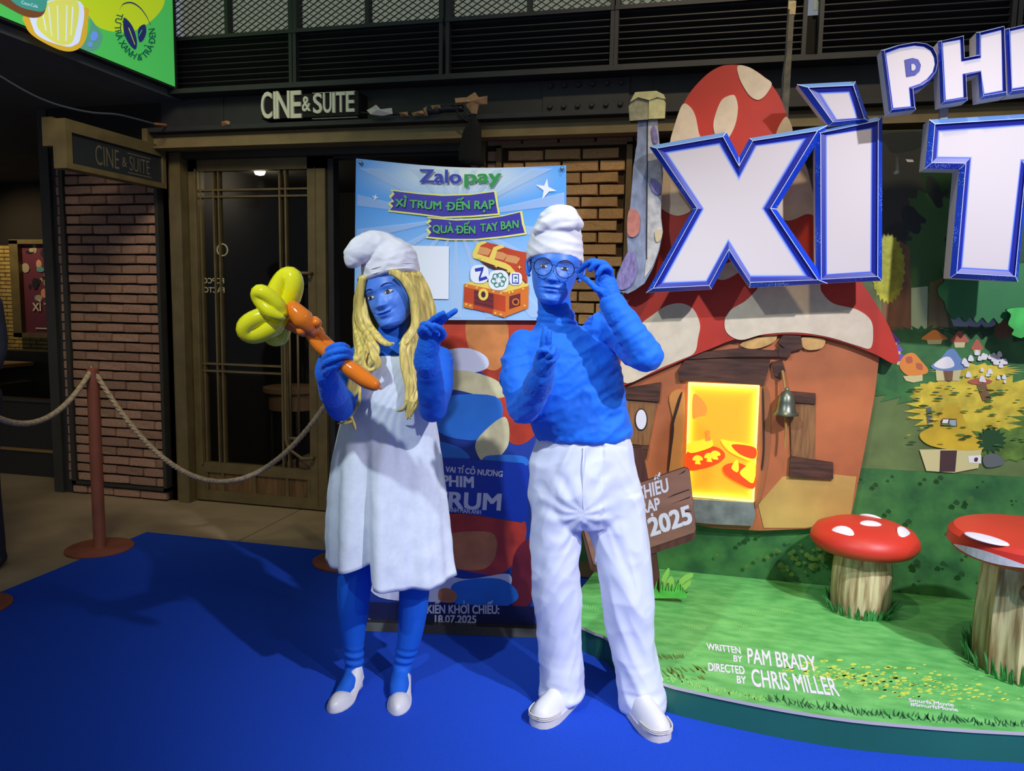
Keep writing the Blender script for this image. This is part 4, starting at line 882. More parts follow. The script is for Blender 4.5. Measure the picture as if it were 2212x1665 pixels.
# ---------------------------------------------------------------- big blue-rimmed letters
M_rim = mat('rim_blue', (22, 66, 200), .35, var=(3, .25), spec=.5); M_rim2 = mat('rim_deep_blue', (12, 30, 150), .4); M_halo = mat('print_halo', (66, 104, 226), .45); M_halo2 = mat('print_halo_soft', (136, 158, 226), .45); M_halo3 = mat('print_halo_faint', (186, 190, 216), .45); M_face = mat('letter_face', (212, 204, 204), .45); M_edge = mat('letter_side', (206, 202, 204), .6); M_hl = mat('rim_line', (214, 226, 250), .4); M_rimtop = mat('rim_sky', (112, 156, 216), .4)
def glitter(m):
    nt = m.node_tree; b = nt.nodes['Principled BSDF']; L = nt.links
    tc = nt.nodes.new('ShaderNodeTexCoord'); v = nt.nodes.new('ShaderNodeTexVoronoi'); v.inputs['Scale'].default_value = 150; L.new(tc.outputs['Object'], v.inputs['Vector'])
    n = nt.nodes.new('ShaderNodeTexNoise'); n.inputs['Scale'].default_value = 7; L.new(tc.outputs['Object'], n.inputs['Vector'])
    mr = nt.nodes.new('ShaderNodeMapRange'); mr.inputs['From Min'].default_value = .45; mr.inputs['From Max'].default_value = .75; mr.inputs['To Min'].default_value = .0; mr.inputs['To Max'].default_value = .44; L.new(n.outputs['Fac'], mr.inputs['Value'])
    lt_ = nt.nodes.new('ShaderNodeMath'); lt_.operation = 'LESS_THAN'; L.new(v.outputs['Distance'], lt_.inputs[0]); L.new(mr.outputs[0], lt_.inputs[1])
    mx = nt.nodes.new('ShaderNodeMix'); mx.data_type = 'RGBA'; src = b.inputs['Base Color'].links[0].from_socket if b.inputs['Base Color'].links else None
    if src: L.new(src, mx.inputs['A'])
    else: mx.inputs['A'].default_value = b.inputs['Base Color'].default_value
    mx.inputs['B'].default_value = lin((150, 190, 250)); L.new(lt_.outputs[0], mx.inputs['Factor']); L.new(mx.outputs['Result'], b.inputs['Base Color'])
glitter(M_rim)
LM = [M_rim, M_hl, M_rim2, M_halo, M_face, M_edge, M_rimtop, M_halo2, M_halo3]
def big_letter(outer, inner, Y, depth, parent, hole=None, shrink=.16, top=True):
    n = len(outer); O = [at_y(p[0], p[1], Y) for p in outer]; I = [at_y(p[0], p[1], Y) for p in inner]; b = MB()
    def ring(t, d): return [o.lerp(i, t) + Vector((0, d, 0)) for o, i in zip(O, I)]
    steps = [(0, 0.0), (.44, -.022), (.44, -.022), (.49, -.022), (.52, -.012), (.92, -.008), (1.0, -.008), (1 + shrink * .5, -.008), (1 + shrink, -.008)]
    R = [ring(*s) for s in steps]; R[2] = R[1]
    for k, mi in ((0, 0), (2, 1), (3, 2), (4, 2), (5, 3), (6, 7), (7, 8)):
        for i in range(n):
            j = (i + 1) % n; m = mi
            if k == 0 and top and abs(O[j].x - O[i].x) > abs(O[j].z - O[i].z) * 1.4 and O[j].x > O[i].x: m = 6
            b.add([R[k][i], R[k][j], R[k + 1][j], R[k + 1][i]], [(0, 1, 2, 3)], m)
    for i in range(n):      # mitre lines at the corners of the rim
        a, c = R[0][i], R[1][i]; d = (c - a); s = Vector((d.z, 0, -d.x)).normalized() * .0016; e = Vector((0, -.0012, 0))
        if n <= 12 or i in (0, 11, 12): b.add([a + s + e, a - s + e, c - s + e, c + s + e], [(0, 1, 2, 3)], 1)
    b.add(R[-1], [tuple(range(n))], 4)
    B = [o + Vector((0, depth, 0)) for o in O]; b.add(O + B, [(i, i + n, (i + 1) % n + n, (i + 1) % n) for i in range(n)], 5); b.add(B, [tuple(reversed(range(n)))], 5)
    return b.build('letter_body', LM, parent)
def bracket(parent, px, py, Y, Y2, w=.03):
    p = at_y(px, py, Y); one(parent, 'bracket', M_black, lambda b: b.box((p.x - w / 2, Y, p.z - w / 2), (p.x + w / 2, Y2, p.z + w / 2)))
XY = 3.62
t = thing('sign_letter', 'giant white letter X with glittering blue rim, over the red mushroom cap', 'letter', at_y(1575, 632, XY + .03), 'giant title letters')
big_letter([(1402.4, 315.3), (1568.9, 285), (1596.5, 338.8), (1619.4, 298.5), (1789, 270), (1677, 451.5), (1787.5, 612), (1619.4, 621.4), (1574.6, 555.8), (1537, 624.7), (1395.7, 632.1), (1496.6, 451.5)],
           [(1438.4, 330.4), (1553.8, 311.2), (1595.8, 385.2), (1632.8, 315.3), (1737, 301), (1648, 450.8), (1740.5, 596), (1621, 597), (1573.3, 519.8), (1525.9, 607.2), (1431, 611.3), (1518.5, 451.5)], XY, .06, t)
bracket(t, 1570, 470, XY + .055, HY - .02)
t = thing('sign_letter', 'giant white letter I with a grave accent, glittering blue rim, right of the X', 'letter', at_y(1833, 613, XY + .03), 'giant title letters')
big_letter([(1760, 286), (1906, 249.7), (1905.3, 606.2), (1762, 612.5)], [(1784, 293.4), (1881.7, 278.3), (1880, 586.7), (1785, 592.8)], XY + .006, .06, t, shrink=.08)
o = big_letter([(1722, 182.4), (1848, 175.7), (1878, 262), (1790, 272)], [(1770, 202.6), (1833, 200.2), (1850.4, 256), (1806, 259)], XY - .004, .06, t, shrink=.12); o.name = 'accent'
bracket(t, 1835, 500, XY + .06, MY)
TY = 3.52
t = thing('sign_letter', 'giant white letter T with glittering blue rim, cut by the right picture edge', 'letter', at_y(2125, 608, TY + .04), 'giant title letters')
big_letter([(2007.5, 258.3), (2320, 240), (2318, 372), (2219, 369), (2198.9, 608.5), (2051.7, 600.4), (2071.7, 366), (1997.9, 364.4)], [(2026.7, 284.4), (2296, 266), (2295, 346), (2203.5, 346), (2176.6, 584.3), (2075.9, 578.5), (2095.9, 341.3), (2022.9, 340.2)], TY, .09, t, shrink=.1)
bracket(t, 2130, 450, TY + .085, MY)
PY = 3.46
rod = at_y(2040, 240, PY + .07)
P_ = [((1903.3, 108.5), (1913, 116.6)), ((1938.6, 97.6), (1942, 105.8)), ((1974.7, 91.3), (1974.7, 100.4)), ((1998, 94), (1996.5, 103)), ((2014.5, 102), (2010, 112)), ((2024, 117.5), (2016, 126.6)), ((2026, 137.4), (2017.8, 140)), ((2022, 159), (2013, 157)), ((2009, 177), (2001, 171.6)), ((1992.8, 190), (1985.6, 182)), ((1974.7, 197), (1962, 190)), ((1978.4, 236.9), (1966, 230.6)), ((1920.5, 244), (1928.6, 234.2))]
t = thing('sign_letter', 'smaller tilted white letter P with blue rim, first of the upper word', 'letter', at_y(1950, 244, PY + .04), 'giant title letters')
big_letter([p[0] for p in P_], [p[1] for p in P_], PY, .08, t, shrink=.06)
S3 = 5.53
def q3(pts): return [(1812 + p[0] / S3, p[1] / S3) for p in pts]
cutout('counter', q3([(785, 715), (880, 690), (950, 710), (982, 775), (965, 850), (915, 895), (808, 915)]), PY - .011, .004, M_rim2, parent=t, sm=False); cutout('counter_gap', q3([(865, 768), (895, 762), (918, 790), (915, 825), (895, 842), (868, 845)]), PY - .014, .004, M_edge, parent=t, sm=False)
t = thing('sign_letter', 'smaller tilted white letter H with blue rim, right of the P', 'letter', at_y(2100, 227, PY + .04), 'giant title letters')
big_letter([(2026.3, 90.4), (2081.4, 76.9), (2083.2, 124.8), (2108.6, 119.3), (2108.6, 70.5), (2168.2, 56), (2174.6, 206.1), (2115.8, 216), (2113, 161), (2086.9, 167.3), (2089.6, 217), (2031.7, 227)], [(2035.3, 94), (2072.4, 87.7), (2075, 134.7), (2117.6, 126.6), (2117.6, 77.8), (2161, 67), (2163.7, 196.2), (2124.8, 203.4), (2117.6, 153.7), (2077.8, 160.9), (2079.6, 210.7), (2041.7, 217)], PY - .003, .08, t, shrink=.1)
one(t, 'hanger', mat('grey_upright', (150, 150, 150), .5), lambda b: b.box((rod.x - .014, 3.53, rod.z - .18), (rod.x + .014, 3.552, rod.z + .12)))
t = thing('sign_letter', 'smaller tilted white letter I with blue rim, last of the upper word in view', 'letter', at_y(2215, 206, PY + .04), 'giant title letters')
big_letter([(2171, 63.3), (2244, 46), (2250, 196), (2178, 205.5)], [(2181, 69), (2234, 57), (2239, 184), (2185, 192)], PY, .08, t, shrink=.08)

# ---------------------------------------------------------------- wooden sign board with date
SY = 3.50
M_brd = mat('sign_wood', (150, 106, 88), .55, var=(3, .15), stretch=(.6, 1, 6)); M_brdk = mat('sign_wood_dark', (92, 54, 44), .6, var=(4, .3), stretch=(8, 1, .7))
t = thing('wooden_sign', 'tilted brown plank sign with white release date on a red brown post', 'sign', at_y(1400, 1290, SY + .02))
cutout('post', [(1362, 968), (1386, 966), (1400, 1040), (1412, 1160), (1424, 1245), (1424, 1296), (1398, 1298), (1388, 1180), (1372, 1060)], SY + .012, .03, [M_brdk, M_line], parent=t, sm=False, side=True)
cutout('board', [(1246, 1092), (1250, 1088), (1478, 1010), (1486, 1012), (1490, 1020), (1503, 1142), (1500, 1150), (1290, 1222), (1282, 1218)], SY, .022, [M_brd, M_line], parent=t, sm=False, side=True)
cutout('lower_edge', [(1290, 1222), (1500, 1150), (1503, 1144), (1502, 1158), (1496, 1168), (1286, 1236), (1276, 1230), (1250, 1120), (1256, 1116), (1282, 1216)], SY + .004, .02, [M_brdk, M_line], parent=t, sm=False, side=True)
def _(b):
    z = Vector((0, -.0015, 0)); q = lambda *p: [at_y(a, c, SY) for a, c in p]
    qwrite(b, 'CHIẾU', q((1375, 1081), (1446, 1060), (1371, 1053)), z, off=.04); qwrite(b, 'RẠP', q((1386, 1110), (1427, 1099), (1382, 1085)), z, off=.04); qwrite(b, '2025', q((1405, 1158), (1498, 1127), (1397, 1121)), z, off=.05)
one(t, 'lettering', M_whitepr, _)
for pts in ([(1455, 1068), (1489, 1056), (1489, 1058), (1440, 1076)], [(1452, 1088), (1491, 1072), (1490, 1075)], [(1465, 1026), (1482, 1014), (1478, 1020)], [(1470, 1102), (1496, 1104), (1480, 1106)]): cutout('grain_line', pts, SY - .001, .002, M_line, parent=t, sm=False)
M_tuft = mat('tuft_green', (96, 206, 80), .5, var=(9, .35)); M_tuft2 = mat('tuft_tip', (150, 212, 92), .5)
def tuft(label, px0, px1, py, Y, h, n, seed, frame=None, tips=()):
    r = random.Random(seed); t = thing('grass_cutout', label, 'cutout', at_y((px0 + px1) / 2, py, Y))
    base = [(px0, py), (px0 - 3, py - h * .3)]
    for i in range(n):
        x = px0 + (px1 - px0) * (i + .5) / n; hh = h * r.uniform(.55, 1); base += [(x - 2, py - hh * .5), (x + r.uniform(-5, 5), py - hh), (x + 3, py - hh * .45)]
    base += [(px1 + 3, py - h * .3), (px1, py)]
    cutout('blades', base, Y, .012, [M_tuft, M_cutedge], parent=t, sm=False, side=True)
    for pts in tips: cutout('broad_leaf', pts, Y + .008, .01, M_tuft2, parent=t)
    return t
tuft('bright green grass cut-out at the foot of the wooden sign', 1412, 1482, 1292, SY - .03, 40, 11, 2, tips=([(1424, 1282), (1430, 1248), (1440, 1230), (1446, 1230), (1445, 1240), (1436, 1262), (1432, 1284)], [(1432, 1284), (1438, 1258), (1448, 1246), (1456, 1256), (1454, 1282)], [(1456, 1284), (1460, 1262), (1476, 1244), (1494, 1239), (1496, 1246), (1480, 1256), (1468, 1272)], [(1462, 1286), (1470, 1268), (1488, 1255), (1492, 1260), (1478, 1276)], [(1464, 1288), (1474, 1276), (1476, 1284)]))

# ---------------------------------------------------------------- mushroom stools
M_log = mat('log_bark', (222, 206, 158), .7, var=(5, .3), rgb2=(150, 118, 78), contrast=(.35, .6), stretch=(9, 9, .7)); M_red = mat('stool_red', (214, 56, 40), .45, var=(3, .08))
def log(parent, c, r0, r1, h, seed, nn=18):
    r = random.Random(seed); b = MB(); rings = []
    for k in range(7):
        f = k / 6; rr = r0 + (r1 - r0) * f + .012 * math.sin(PI * f); rings.append([Vector((c.x + rr * (1 + .05 * math.sin(j * 3.1 + seed)) * math.cos(2 * PI * j / nn), c.y + rr * (1 + .05 * math.sin(j * 3.1 + seed)) * math.sin(2 * PI * j / nn), c.z + h * f + (.006 * r.uniform(-1, 1) if 0 < k < 6 else 0))) for j in range(nn)])
    b.loft(rings); return b.build('log', M_log, parent, 40)
c = at_z(1857, 1318, SH); c.y += .01
t = thing('mushroom_stool', 'small toadstool seat on a log stem, standing free at mid stage', 'stool', c)
log(t, c, .118, .105, .30, 1)
def capmesh(c, rx, h, t_, parent, m=M_red):
    b = MB(); b.lathe(c, [(rx * .55, -.02), (rx * .9, -.015), (rx, .015), (rx * .99, .04), (rx * .9, .04 + h * .45), (rx * .65, .04 + h * .8), (rx * .3, .04 + h), (.002, .04 + h * 1.03)], 40); return b.build('seat', m, parent, True)
capmesh(c + Vector((0, 0, .30)), .225, .07, 0, t)
def spots(parent, c, rx, h, lst):
    for (a, f, s) in lst:
        b = MB(); ctr = Vector((c.x + rx * f * math.cos(a), c.y + rx * f * math.sin(a), c.z + .04 + h * (1 - f ** 2.6) + .0)); nrm = Vector((math.cos(a) * f * .9, math.sin(a) * f * .9, 1 - f * .55)).normalized(); q = nrm.to_track_quat('Z', 'Y').to_matrix()
        b.ball(ctr - nrm * .004, (s, s * .75, .012), 16, 8, q); b.build('spot', M_whitepr, parent, True)
spots(t, c + Vector((0, 0, .30)), .235, .07, [(-.5, .72, .06), (-2.3, .75, .055), (1.2, .5, .05), (-1.35, .25, .05)])
def grass_ring(parent, c, r0, n, h, seed):
    r = random.Random(seed); b = MB()
    for i in range(n):
        a = r.uniform(0, 2 * PI); rr = r0 * r.uniform(.98, 1.12); p = Vector((c.x + rr * math.cos(a), c.y + rr * math.sin(a), c.z)); hh = h * r.uniform(.5, 1); o = Vector((math.cos(a), math.sin(a), 0)) * r.uniform(.005, .035); s = Vector((-math.sin(a), math.cos(a), 0)) * .006
        b.add([p - s, p + s, p + o * .4 + s * .8 + Vector((0, 0, hh * .6)), p + o + Vector((0, 0, hh)), p + o * .4 - s * .8 + Vector((0, 0, hh * .6))], [(0, 1, 2, 3, 4)])
    return b.build('grass', mat('stool_grass', (66, 140, 74), .6, var=(20, .3)), parent, kind='stuff')
grass_ring(t, c, .125, 110, .075, 3)
c = at_z(2215, 1470, SH); c.y += .12; c.x += .03
t = thing('mushroom_table', 'large red toadstool table on pale log stem at the right edge of the stage', 'table', c)
log(t, c, .165, .145, .44, 5, 22)
b = MB(); cc = c + Vector((0, 0, .44)); b.lathe(cc, [(.16, -.01), (.26, 0), (.285, .03), (.28, .065), (.262, .082), (.15, .092), (.002, .094)], 48); b.build('tabletop', M_red, t, 35)
for (a, f, s) in ((-2.55, .86, .085), (-.4, .6, .07)):
    pc = cc + Vector((.285 * f * math.cos(a), .285 * f * math.sin(a), .083)); b = MB(); b.ball(pc, (s, s * .55, .006), 24, 8, Matrix.Rotation(a + PI / 2, 3, 'Z')); b.build('spot', M_whitepr, t, True)
b = MB(); P = []
for k in range(13):
    a = -2.95 + k * .085; P.append((a, .004 + .02 * math.sin(PI * k / 12), ))
rA = [cc + Vector((.288 * math.cos(a), .288 * math.sin(a), .028 + h)) for a, h in P]; rB = [cc + Vector((.288 * math.cos(a), .288 * math.sin(a), .030 - h * .6)) for a, h in P]
b.add(rA + rB, [(i, i + 1, i + 14, i + 13) for i in range(12)]); b.build('rim_spot', mat('rim_spot_grey', (214, 212, 214), .5, var=(40, .1)), t)
b = MB(); b.ball(c + Vector((-.02, -.155, .34)), (.07, .035, .05), 12, 8); b.build('knot', mat('log_knot', (112, 92, 76), .7, var=(14, .25)), t, True)
b = MB(); b.hexa([c + Vector(v) for v in ((-.02, -.178, 0), (.06, -.17, 0), (.06, -.12, 0), (-.02, -.12, 0), (-.01, -.172, .30), (.05, -.165, .30), (.05, -.12, .30), (-.01, -.12, .30))]); b.build('root', mat('log_root', (140, 120, 98), .7, var=(8, .25), stretch=(6, 6, .8)), t)
grass_ring(t, c, .175, 150, .10, 6)
# ================================================================== roll-up banner and the sheet pinned on it
gl = at_z(803, 1356, .03); gr = at_z(1152, 1360, .03); BA = Vector((-1.42, 3.09, 0)); BB = Vector((-.665, 3.235, 0))
bx = (BB - BA).normalized(); bn = Vector((bx.y, -bx.x, 0)); bz = Vector((0, 0, 1))      # bn points to the front
def at_b(px, py, lift=0.0):     # a point on the banner's plane
    d = ray(px, py); o = BA + bn * lift; k = (o - EYE).dot(bn) / d.dot(bn); return EYE + d * k
t = thing('roll_up_banner', 'tall roll-up film banner standing behind the two people', 'banner', (BA + BB) / 2)
MB_ = [mat('banner_blue', (34, 62, 150), .4, var=(3, .15)), mat('banner_red', (186, 62, 40), .4, var=(8, .25)), mat('banner_orange', (206, 130, 70), .4, var=(9, .2)), mat('banner_white', (214, 218, 236), .4), mat('banner_royal', (22, 58, 170), .4), mat('banner_sky', (46, 120, 214), .4, var=(4, .15)), mat('banner_navy', (30, 34, 72), .4), mat('banner_sand', (214, 206, 160), .4, var=(14, .12)), mat('banner_maroon', (112, 34, 40), .4, var=(6, .2))]
zt = 1.98
def _(b):
    P = [BA + bz * .045, BB + bz * .045, BB + bz * zt, BA + bz * zt]; b.prism(P, -bn * .002, 0)
one(t, 'sheet', MB_, _)
def _(b):
    L = [0]
    def put(pts, mi, sm=True):
        L[0] += 1; P = [at_b(p[0], p[1], .00025 * L[0] + .0006) for p in (curve2(pts, 6) if sm else pts)]; b.add(P, [tuple(range(len(P)))], mi)
    x0, x1 = 797, 1158
    put([(784, 690), (1175, 690), (1162, 1010), (790, 1000)], 0, False)
    put([(820, 690), (1170, 690), (1150, 790), (1090, 830), (1000, 780), (900, 760)], 1); put([(1010, 690), (1090, 690), (1095, 760), (1070, 800), (1020, 770)], 2)
    put([(960, 760), (1010, 752), (1050, 770), (1052, 795), (1010, 806), (960, 800)], 3); put([(1080, 800), (1120, 790), (1160, 830), (1160, 930), (1110, 960), (1070, 900)], 1)
    put([(780, 840), (960, 800), (1060, 815), (1095, 850), (1060, 860), (960, 842), (900, 900), (850, 980), (790, 990)], 7); put([(930, 860), (1070, 856), (1080, 920), (1040, 950), (960, 940), (926, 900)], 5); put([(1030, 950), (1090, 900), (1098, 960), (1060, 1000), (1036, 990)], 7)
    put([(900, 950), (990, 965), (1010, 1000), (900, 1010)], 5); put([(1050, 985), (1130, 985), (1134, 1008), (1052, 1010)], 5)
    put([(790, 1110), (1160, 1120), (1155, 1250), (795, 1250)], 0, False); put([(820, 1120), (960, 1110), (1060, 1110), (1130, 1120), (1130, 1180), (1080, 1240), (980, 1230), (880, 1240), (830, 1190)], 1); put([(950, 1160), (1060, 1150), (1070, 1200), (1040, 1230), (970, 1220)], 2)
    put([(1110, 1200), (1150, 1170), (1152, 1290), (1108, 1310)], 8); put([(800, 1240), (900, 1220), (1000, 1250), (1100, 1240), (1080, 1290), (960, 1300), (820, 1290)], 3); put([(980, 1260), (1080, 1250), (1120, 1290), (1060, 1320), (990, 1310)], 5); put([(948, 1276), (966, 1270), (986, 1282), (980, 1300), (950, 1298)], 2)
    put([(796, 1300), (1156, 1310), (1154, 1352), (798, 1350)], 6, False)
    put([(800, 985), (1000, 990), (1130, 1000), (1142, 1010), (1140, 1120), (1128, 1128), (1000, 1108), (800, 1080)], 4, False)
    l = Vector(bn) * (.00025 * (L[0] + 3) + .0008); q = lambda *p: [at_b(a, c) for a, c in p]
    def tx(s, Q, mi=3, **k): qwrite(b, s, q(*Q), l, mi=mi, **k)
    tx('NA VAI TÍ CÔ NƯƠNG', ((938, 1016), (1086, 1029), (939, 1004)), off=.04); tx('PHIM', ((953, 1048), (1025, 1052), (953, 1025)), off=.05); tx('XÌ TRUM', ((862, 1092), (1084, 1101), (864, 1057)), off=.04)
    tx('QUẬY BANH MÀN ẢNH', ((934, 1102), (1040, 1110), (934, 1092)), off=.03); tx('KIẾN KHỞI CHIẾU:', ((922, 1323), (1079, 1324), (922, 1305)), off=.04); tx('18.07.2025', ((936, 1343), (1030, 1344), (936, 1327)), off=.04)
    tx('v', ((796, 1338), (801, 1339), (796, 1331)), off=0)
one(t, 'print', MB_, _)
def _(b):
    A = BA - bx * .02 + bn * .06; B = BB + bx * .02 + bn * .06; q = -bn * .13
    b.prism([A + bz * .008, B + bz * .008, B + bz * .04 - bn * .02, A + bz * .04 - bn * .02], q)
one(t, 'base', mat('banner_base', (40, 40, 46), .4), _)
one(t, 'pole', M_black, lambda b: b.tube([(BA + BB) / 2 - bn * .02 + bz * .03, (BA + BB) / 2 - bn * .02 + bz * 1.98], .01, 8)); one(t, 'top_rail', M_black, lambda b: b.bar(BA + bz * 1.985, BB + bz * 1.985, .02, .016))
# pinned sheet
LIFT = .028
t = thing('promo_sheet', 'light blue payment promotion sheet with treasure chest, pinned over the banner', 'poster', (BA + BB) / 2 + bn * LIFT + bz * 1.3)
TL, TR, BR, BL = at_b(769, 342, LIFT), at_b(1223, 357, LIFT), at_b(1224, 692, LIFT), at_b(765, 690, LIFT)
def sheet_at(u, v):
    top = TL.lerp(TR, u) - bz * (.022 * math.sin(PI * u)); bot = BL.lerp(BR, u); return top.lerp(bot, v) + bn * (.0022 * math.sin(u * 9 + v * 3) * (1 - v))
def s_px(px, py, k=0): return at_b(px, py, LIFT + .0030 + .00022 * k)
def sheet_mat():      # printed sky: pale glow round the word, deeper blue at the corners
    m = mat('sheet_blue', (92, 168, 240), .3); nt = m.node_tree; b = nt.nodes['Principled BSDF']; L = nt.links
    tc = nt.nodes.new('ShaderNodeTexCoord'); r = []
    for c, sc in (((.48, .5, .90), (1.9, 0, 4.6)), ((.5, .5, .18), (.8, 0, 1.6))):
        mp = nt.nodes.new('ShaderNodeMapping'); mp.inputs['Location'].default_value = [-a * s for a, s in zip(c, sc)]; mp.inputs['Scale'].default_value = sc; L.new(tc.outputs['Generated'], mp.inputs['Vector'])
        ln = nt.nodes.new('ShaderNodeVectorMath'); ln.operation = 'LENGTH'; L.new(mp.outputs[0], ln.inputs[0]); mr = nt.nodes.new('ShaderNodeMapRange'); mr.interpolation_type = 'SMOOTHSTEP'; mr.inputs['From Min'].default_value = .1; mr.inputs['From Max'].default_value = 1.0; mr.inputs['To Min'].default_value = 1; mr.inputs['To Max'].default_value = 0; L.new(ln.outputs['Value'], mr.inputs['Value']); r.append(mr.outputs[0])
    last = None
    for f, col, k in ((r[1], (184, 216, 244), .75), (r[0], (236, 240, 226), .9)):
        mu = nt.nodes.new('ShaderNodeMath'); mu.operation = 'MULTIPLY'; mu.inputs[1].default_value = k; L.new(f, mu.inputs[0]); mx = nt.nodes.new('ShaderNodeMix'); mx.data_type = 'RGBA'; L.new(mu.outputs[0], mx.inputs['Factor'])
        if last: L.new(last, mx.inputs['A'])
        else: mx.inputs['A'].default_value = lin((92, 168, 240))
        mx.inputs['B'].default_value = lin(col); last = mx.outputs['Result']
    L.new(last, b.inputs['Base Color']); return m
SM = [sheet_mat(), mat('sheet_ray', (214, 232, 248), .3, alpha=.42), mat('sheet_glow', (236, 240, 226), .3), mat('sheet_indigo', (62, 52, 160), .35), mat('sheet_yellow', (236, 232, 120), .35), mat('sheet_green', (82, 178, 92), .35), mat('sheet_logo_blue', (44, 56, 168), .35), mat('sheet_logo_green', (40, 150, 66), .35), mat('sheet_white', (238, 240, 244), .35), mat('sheet_pale', (186, 216, 242), .35),
      mat('chest_red', (196, 70, 36), .35, var=(9, .12)), mat('chest_wood', (116, 44, 48), .35), mat('chest_orange', (224, 120, 44), .35), mat('chest_gold', (240, 212, 96), .35), mat('chest_plank', (220, 150, 92), .35), mat('chest_dark', (80, 34, 40), .35), mat('badge_green', (54, 134, 108), .35)]
def _(b):
    n, m = 24, 10; V = [sheet_at(i / n, j / m) for j in range(m + 1) for i in range(n + 1)]; F = [(j * (n + 1) + i, j * (n + 1) + i + 1, (j + 1) * (n + 1) + i + 1, (j + 1) * (n + 1) + i) for j in range(m) for i in range(n)]
    k = len(V); b.add(V, [tuple(reversed(f)) for f in F], 0); b.add([v - bn * .001 for v in V], F, 8)
one(t, 'sheet', SM, _, True)
def _(b):
    L = [0]
    def put(pts, mi, sm=True, k=5):
        L[0] += .5; P = [s_px(p[0], p[1], L[0]) for p in (curve2(pts, k) if sm else pts)]; b.add(P, [tuple(reversed(range(len(P))))], mi)
    def clip(x, y): return (min(max(x, 771), 1220), min(max(y, 352 + (x - 771) * .02), 688))
    cx, cy = 985, 470
    for i in range(18):
        a = i * PI / 9 + .12; a2 = a + .11
        P = []
        for q in (a, a2):
            dx, dy = math.cos(q), math.sin(q); tmax = 1e9
            for lim, c0, d in ((772, cx, dx), (1219, cx, dx)):
                if abs(d) > 1e-6 and (lim - c0) / d > 0: tmax = min(tmax, (lim - c0) / d)
            for lim, d in ((364, dy), (686, dy)):
                if abs(d) > 1e-6 and (lim - cy) / d > 0: tmax = min(tmax, (lim - cy) / d)
            P.append((cx + dx * tmax, cy + dy * tmax))
        put([(cx, cy), P[0], P[1]], 1, False)
    
    
    def rib(o, teeth):
        put(o, 4, False)
        c = (sum(p[0] for p in o) / len(o), sum(p[1] for p in o) / len(o)); put([(c[0] + (p[0] - c[0]) * (1 - 4.5 / max(20, abs(p[0] - c[0]))), c[1] + (p[1] - c[1]) * (1 - 3.2 / max(5, abs(p[1] - c[1])))) for p in o], 3, False)
    rib([(843, 409), (900, 416), (960, 420), (1020, 418), (1072, 411), (1076, 440), (1080, 464), (1020, 469), (960, 471), (900, 464), (837, 457), (845, 448), (838, 440), (847, 432), (840, 424), (848, 416)], 0)
    rib([(922, 468), (980, 473), (1040, 471), (1090, 464), (1128, 455), (1132, 480), (1138, 506), (1090, 513), (1030, 519), (970, 519), (919, 514), (927, 505), (920, 496), (928, 488), (920, 480), (928, 474)], 0)
    for (x, y, s) in ((1180, 408, 23), (811, 426, 8)): put([(x + 2, y - s), (x + s * .2, y - s * .2), (x + s, y + s * .2), (x + s * .25, y + s * .25), (x - s * .4, y + s), (x - s * .25, y + s * .15), (x - s, y - s * .4), (x - s * .2, y - s * .3)], 8, False)
    put([(868, 530), (970, 532), (969, 646), (868, 645)], 8, False)
    # treasure chest
    put([(1020, 548), (1030, 528), (1045, 521), (1080, 530), (1110, 540), (1137, 545), (1139, 610), (1130, 615), (1095, 575), (1022, 552)], 10, False); put([(1024, 552), (1098, 572), (1138, 612), (1138, 632), (1105, 598), (1050, 575)], 15, False)
    for (x, y) in ((1038, 532), (1072, 542), (1100, 550)): put([(x - 10, y + 14), (x - 4, y), (x + 14, y + 3), (x + 24, y + 8), (x + 16, y + 20)], 14, False)
    put([(1020, 548), (1026, 546), (1092, 568), (1102, 574), (1136, 614), (1128, 616), (1094, 582), (1022, 557)], 13, False); put([(1020, 548), (1030, 526), (1046, 520), (1052, 524), (1038, 530), (1030, 550)], 13, False); put([(1056, 558), (1066, 534), (1084, 528), (1090, 534), (1074, 540), (1068, 562)], 13, False)
    put([(1003, 612), (1030, 606), (1100, 615), (1142, 612), (1140, 625), (1092, 640), (1010, 622)], 13, False)
    put([(1003, 613), (1092, 632), (1092, 684), (1001, 662)], 10, False); put([(1092, 632), (1142, 618), (1141, 665), (1092, 684)], 12, False)
    put([(1024, 626), (1066, 634), (1066, 668), (1024, 658)], 11, False); put([(1100, 640), (1124, 633), (1124, 660), (1100, 668)], 11, False)
    for y0 in (630, 641, 652): put([(1024, y0), (1066, y0 + 9), (1066, y0 + 10.5), (1024, y0 + 1.5)], 15, False)
    put([(1003, 612), (1092, 631), (1142, 617), (1142, 624), (1092, 640), (1003, 620)], 12, False); put([(1001, 652), (1022, 657), (1022, 668), (1001, 663)], 12, False); put([(1066, 668), (1092, 674), (1092, 686), (1064, 679)], 12, False)
    for (x, y) in ((1008, 617), (1030, 621), (1066, 629), (1082, 633), (1007, 657), (1016, 660), (1070, 676), (1082, 679), (1100, 632), (1130, 624), (1133, 660)): put([(x + 2.2 * math.cos(a), y + 2.2 * math.sin(a)) for a in np.linspace(0, 6.28, 8, False)], 13, False)
    put([(1044 + 11 * math.cos(a), 636 + 13 * math.sin(a)) for a in np.linspace(0, 6.28, 16, False)], 13, False); put([(1044 + 5 * math.cos(a), 636 + 7 * math.sin(a)) for a in np.linspace(0, 6.28, 12, False)], 15, False)
    put([(1114 + 8 * math.cos(a), 652 + 8 * math.sin(a)) for a in np.linspace(0, 6.28, 16, False)], 12, False); put([(1114 + 5 * math.cos(a), 652 + 5 * math.sin(a)) for a in np.linspace(0, 6.28, 12, False)], 15, False)
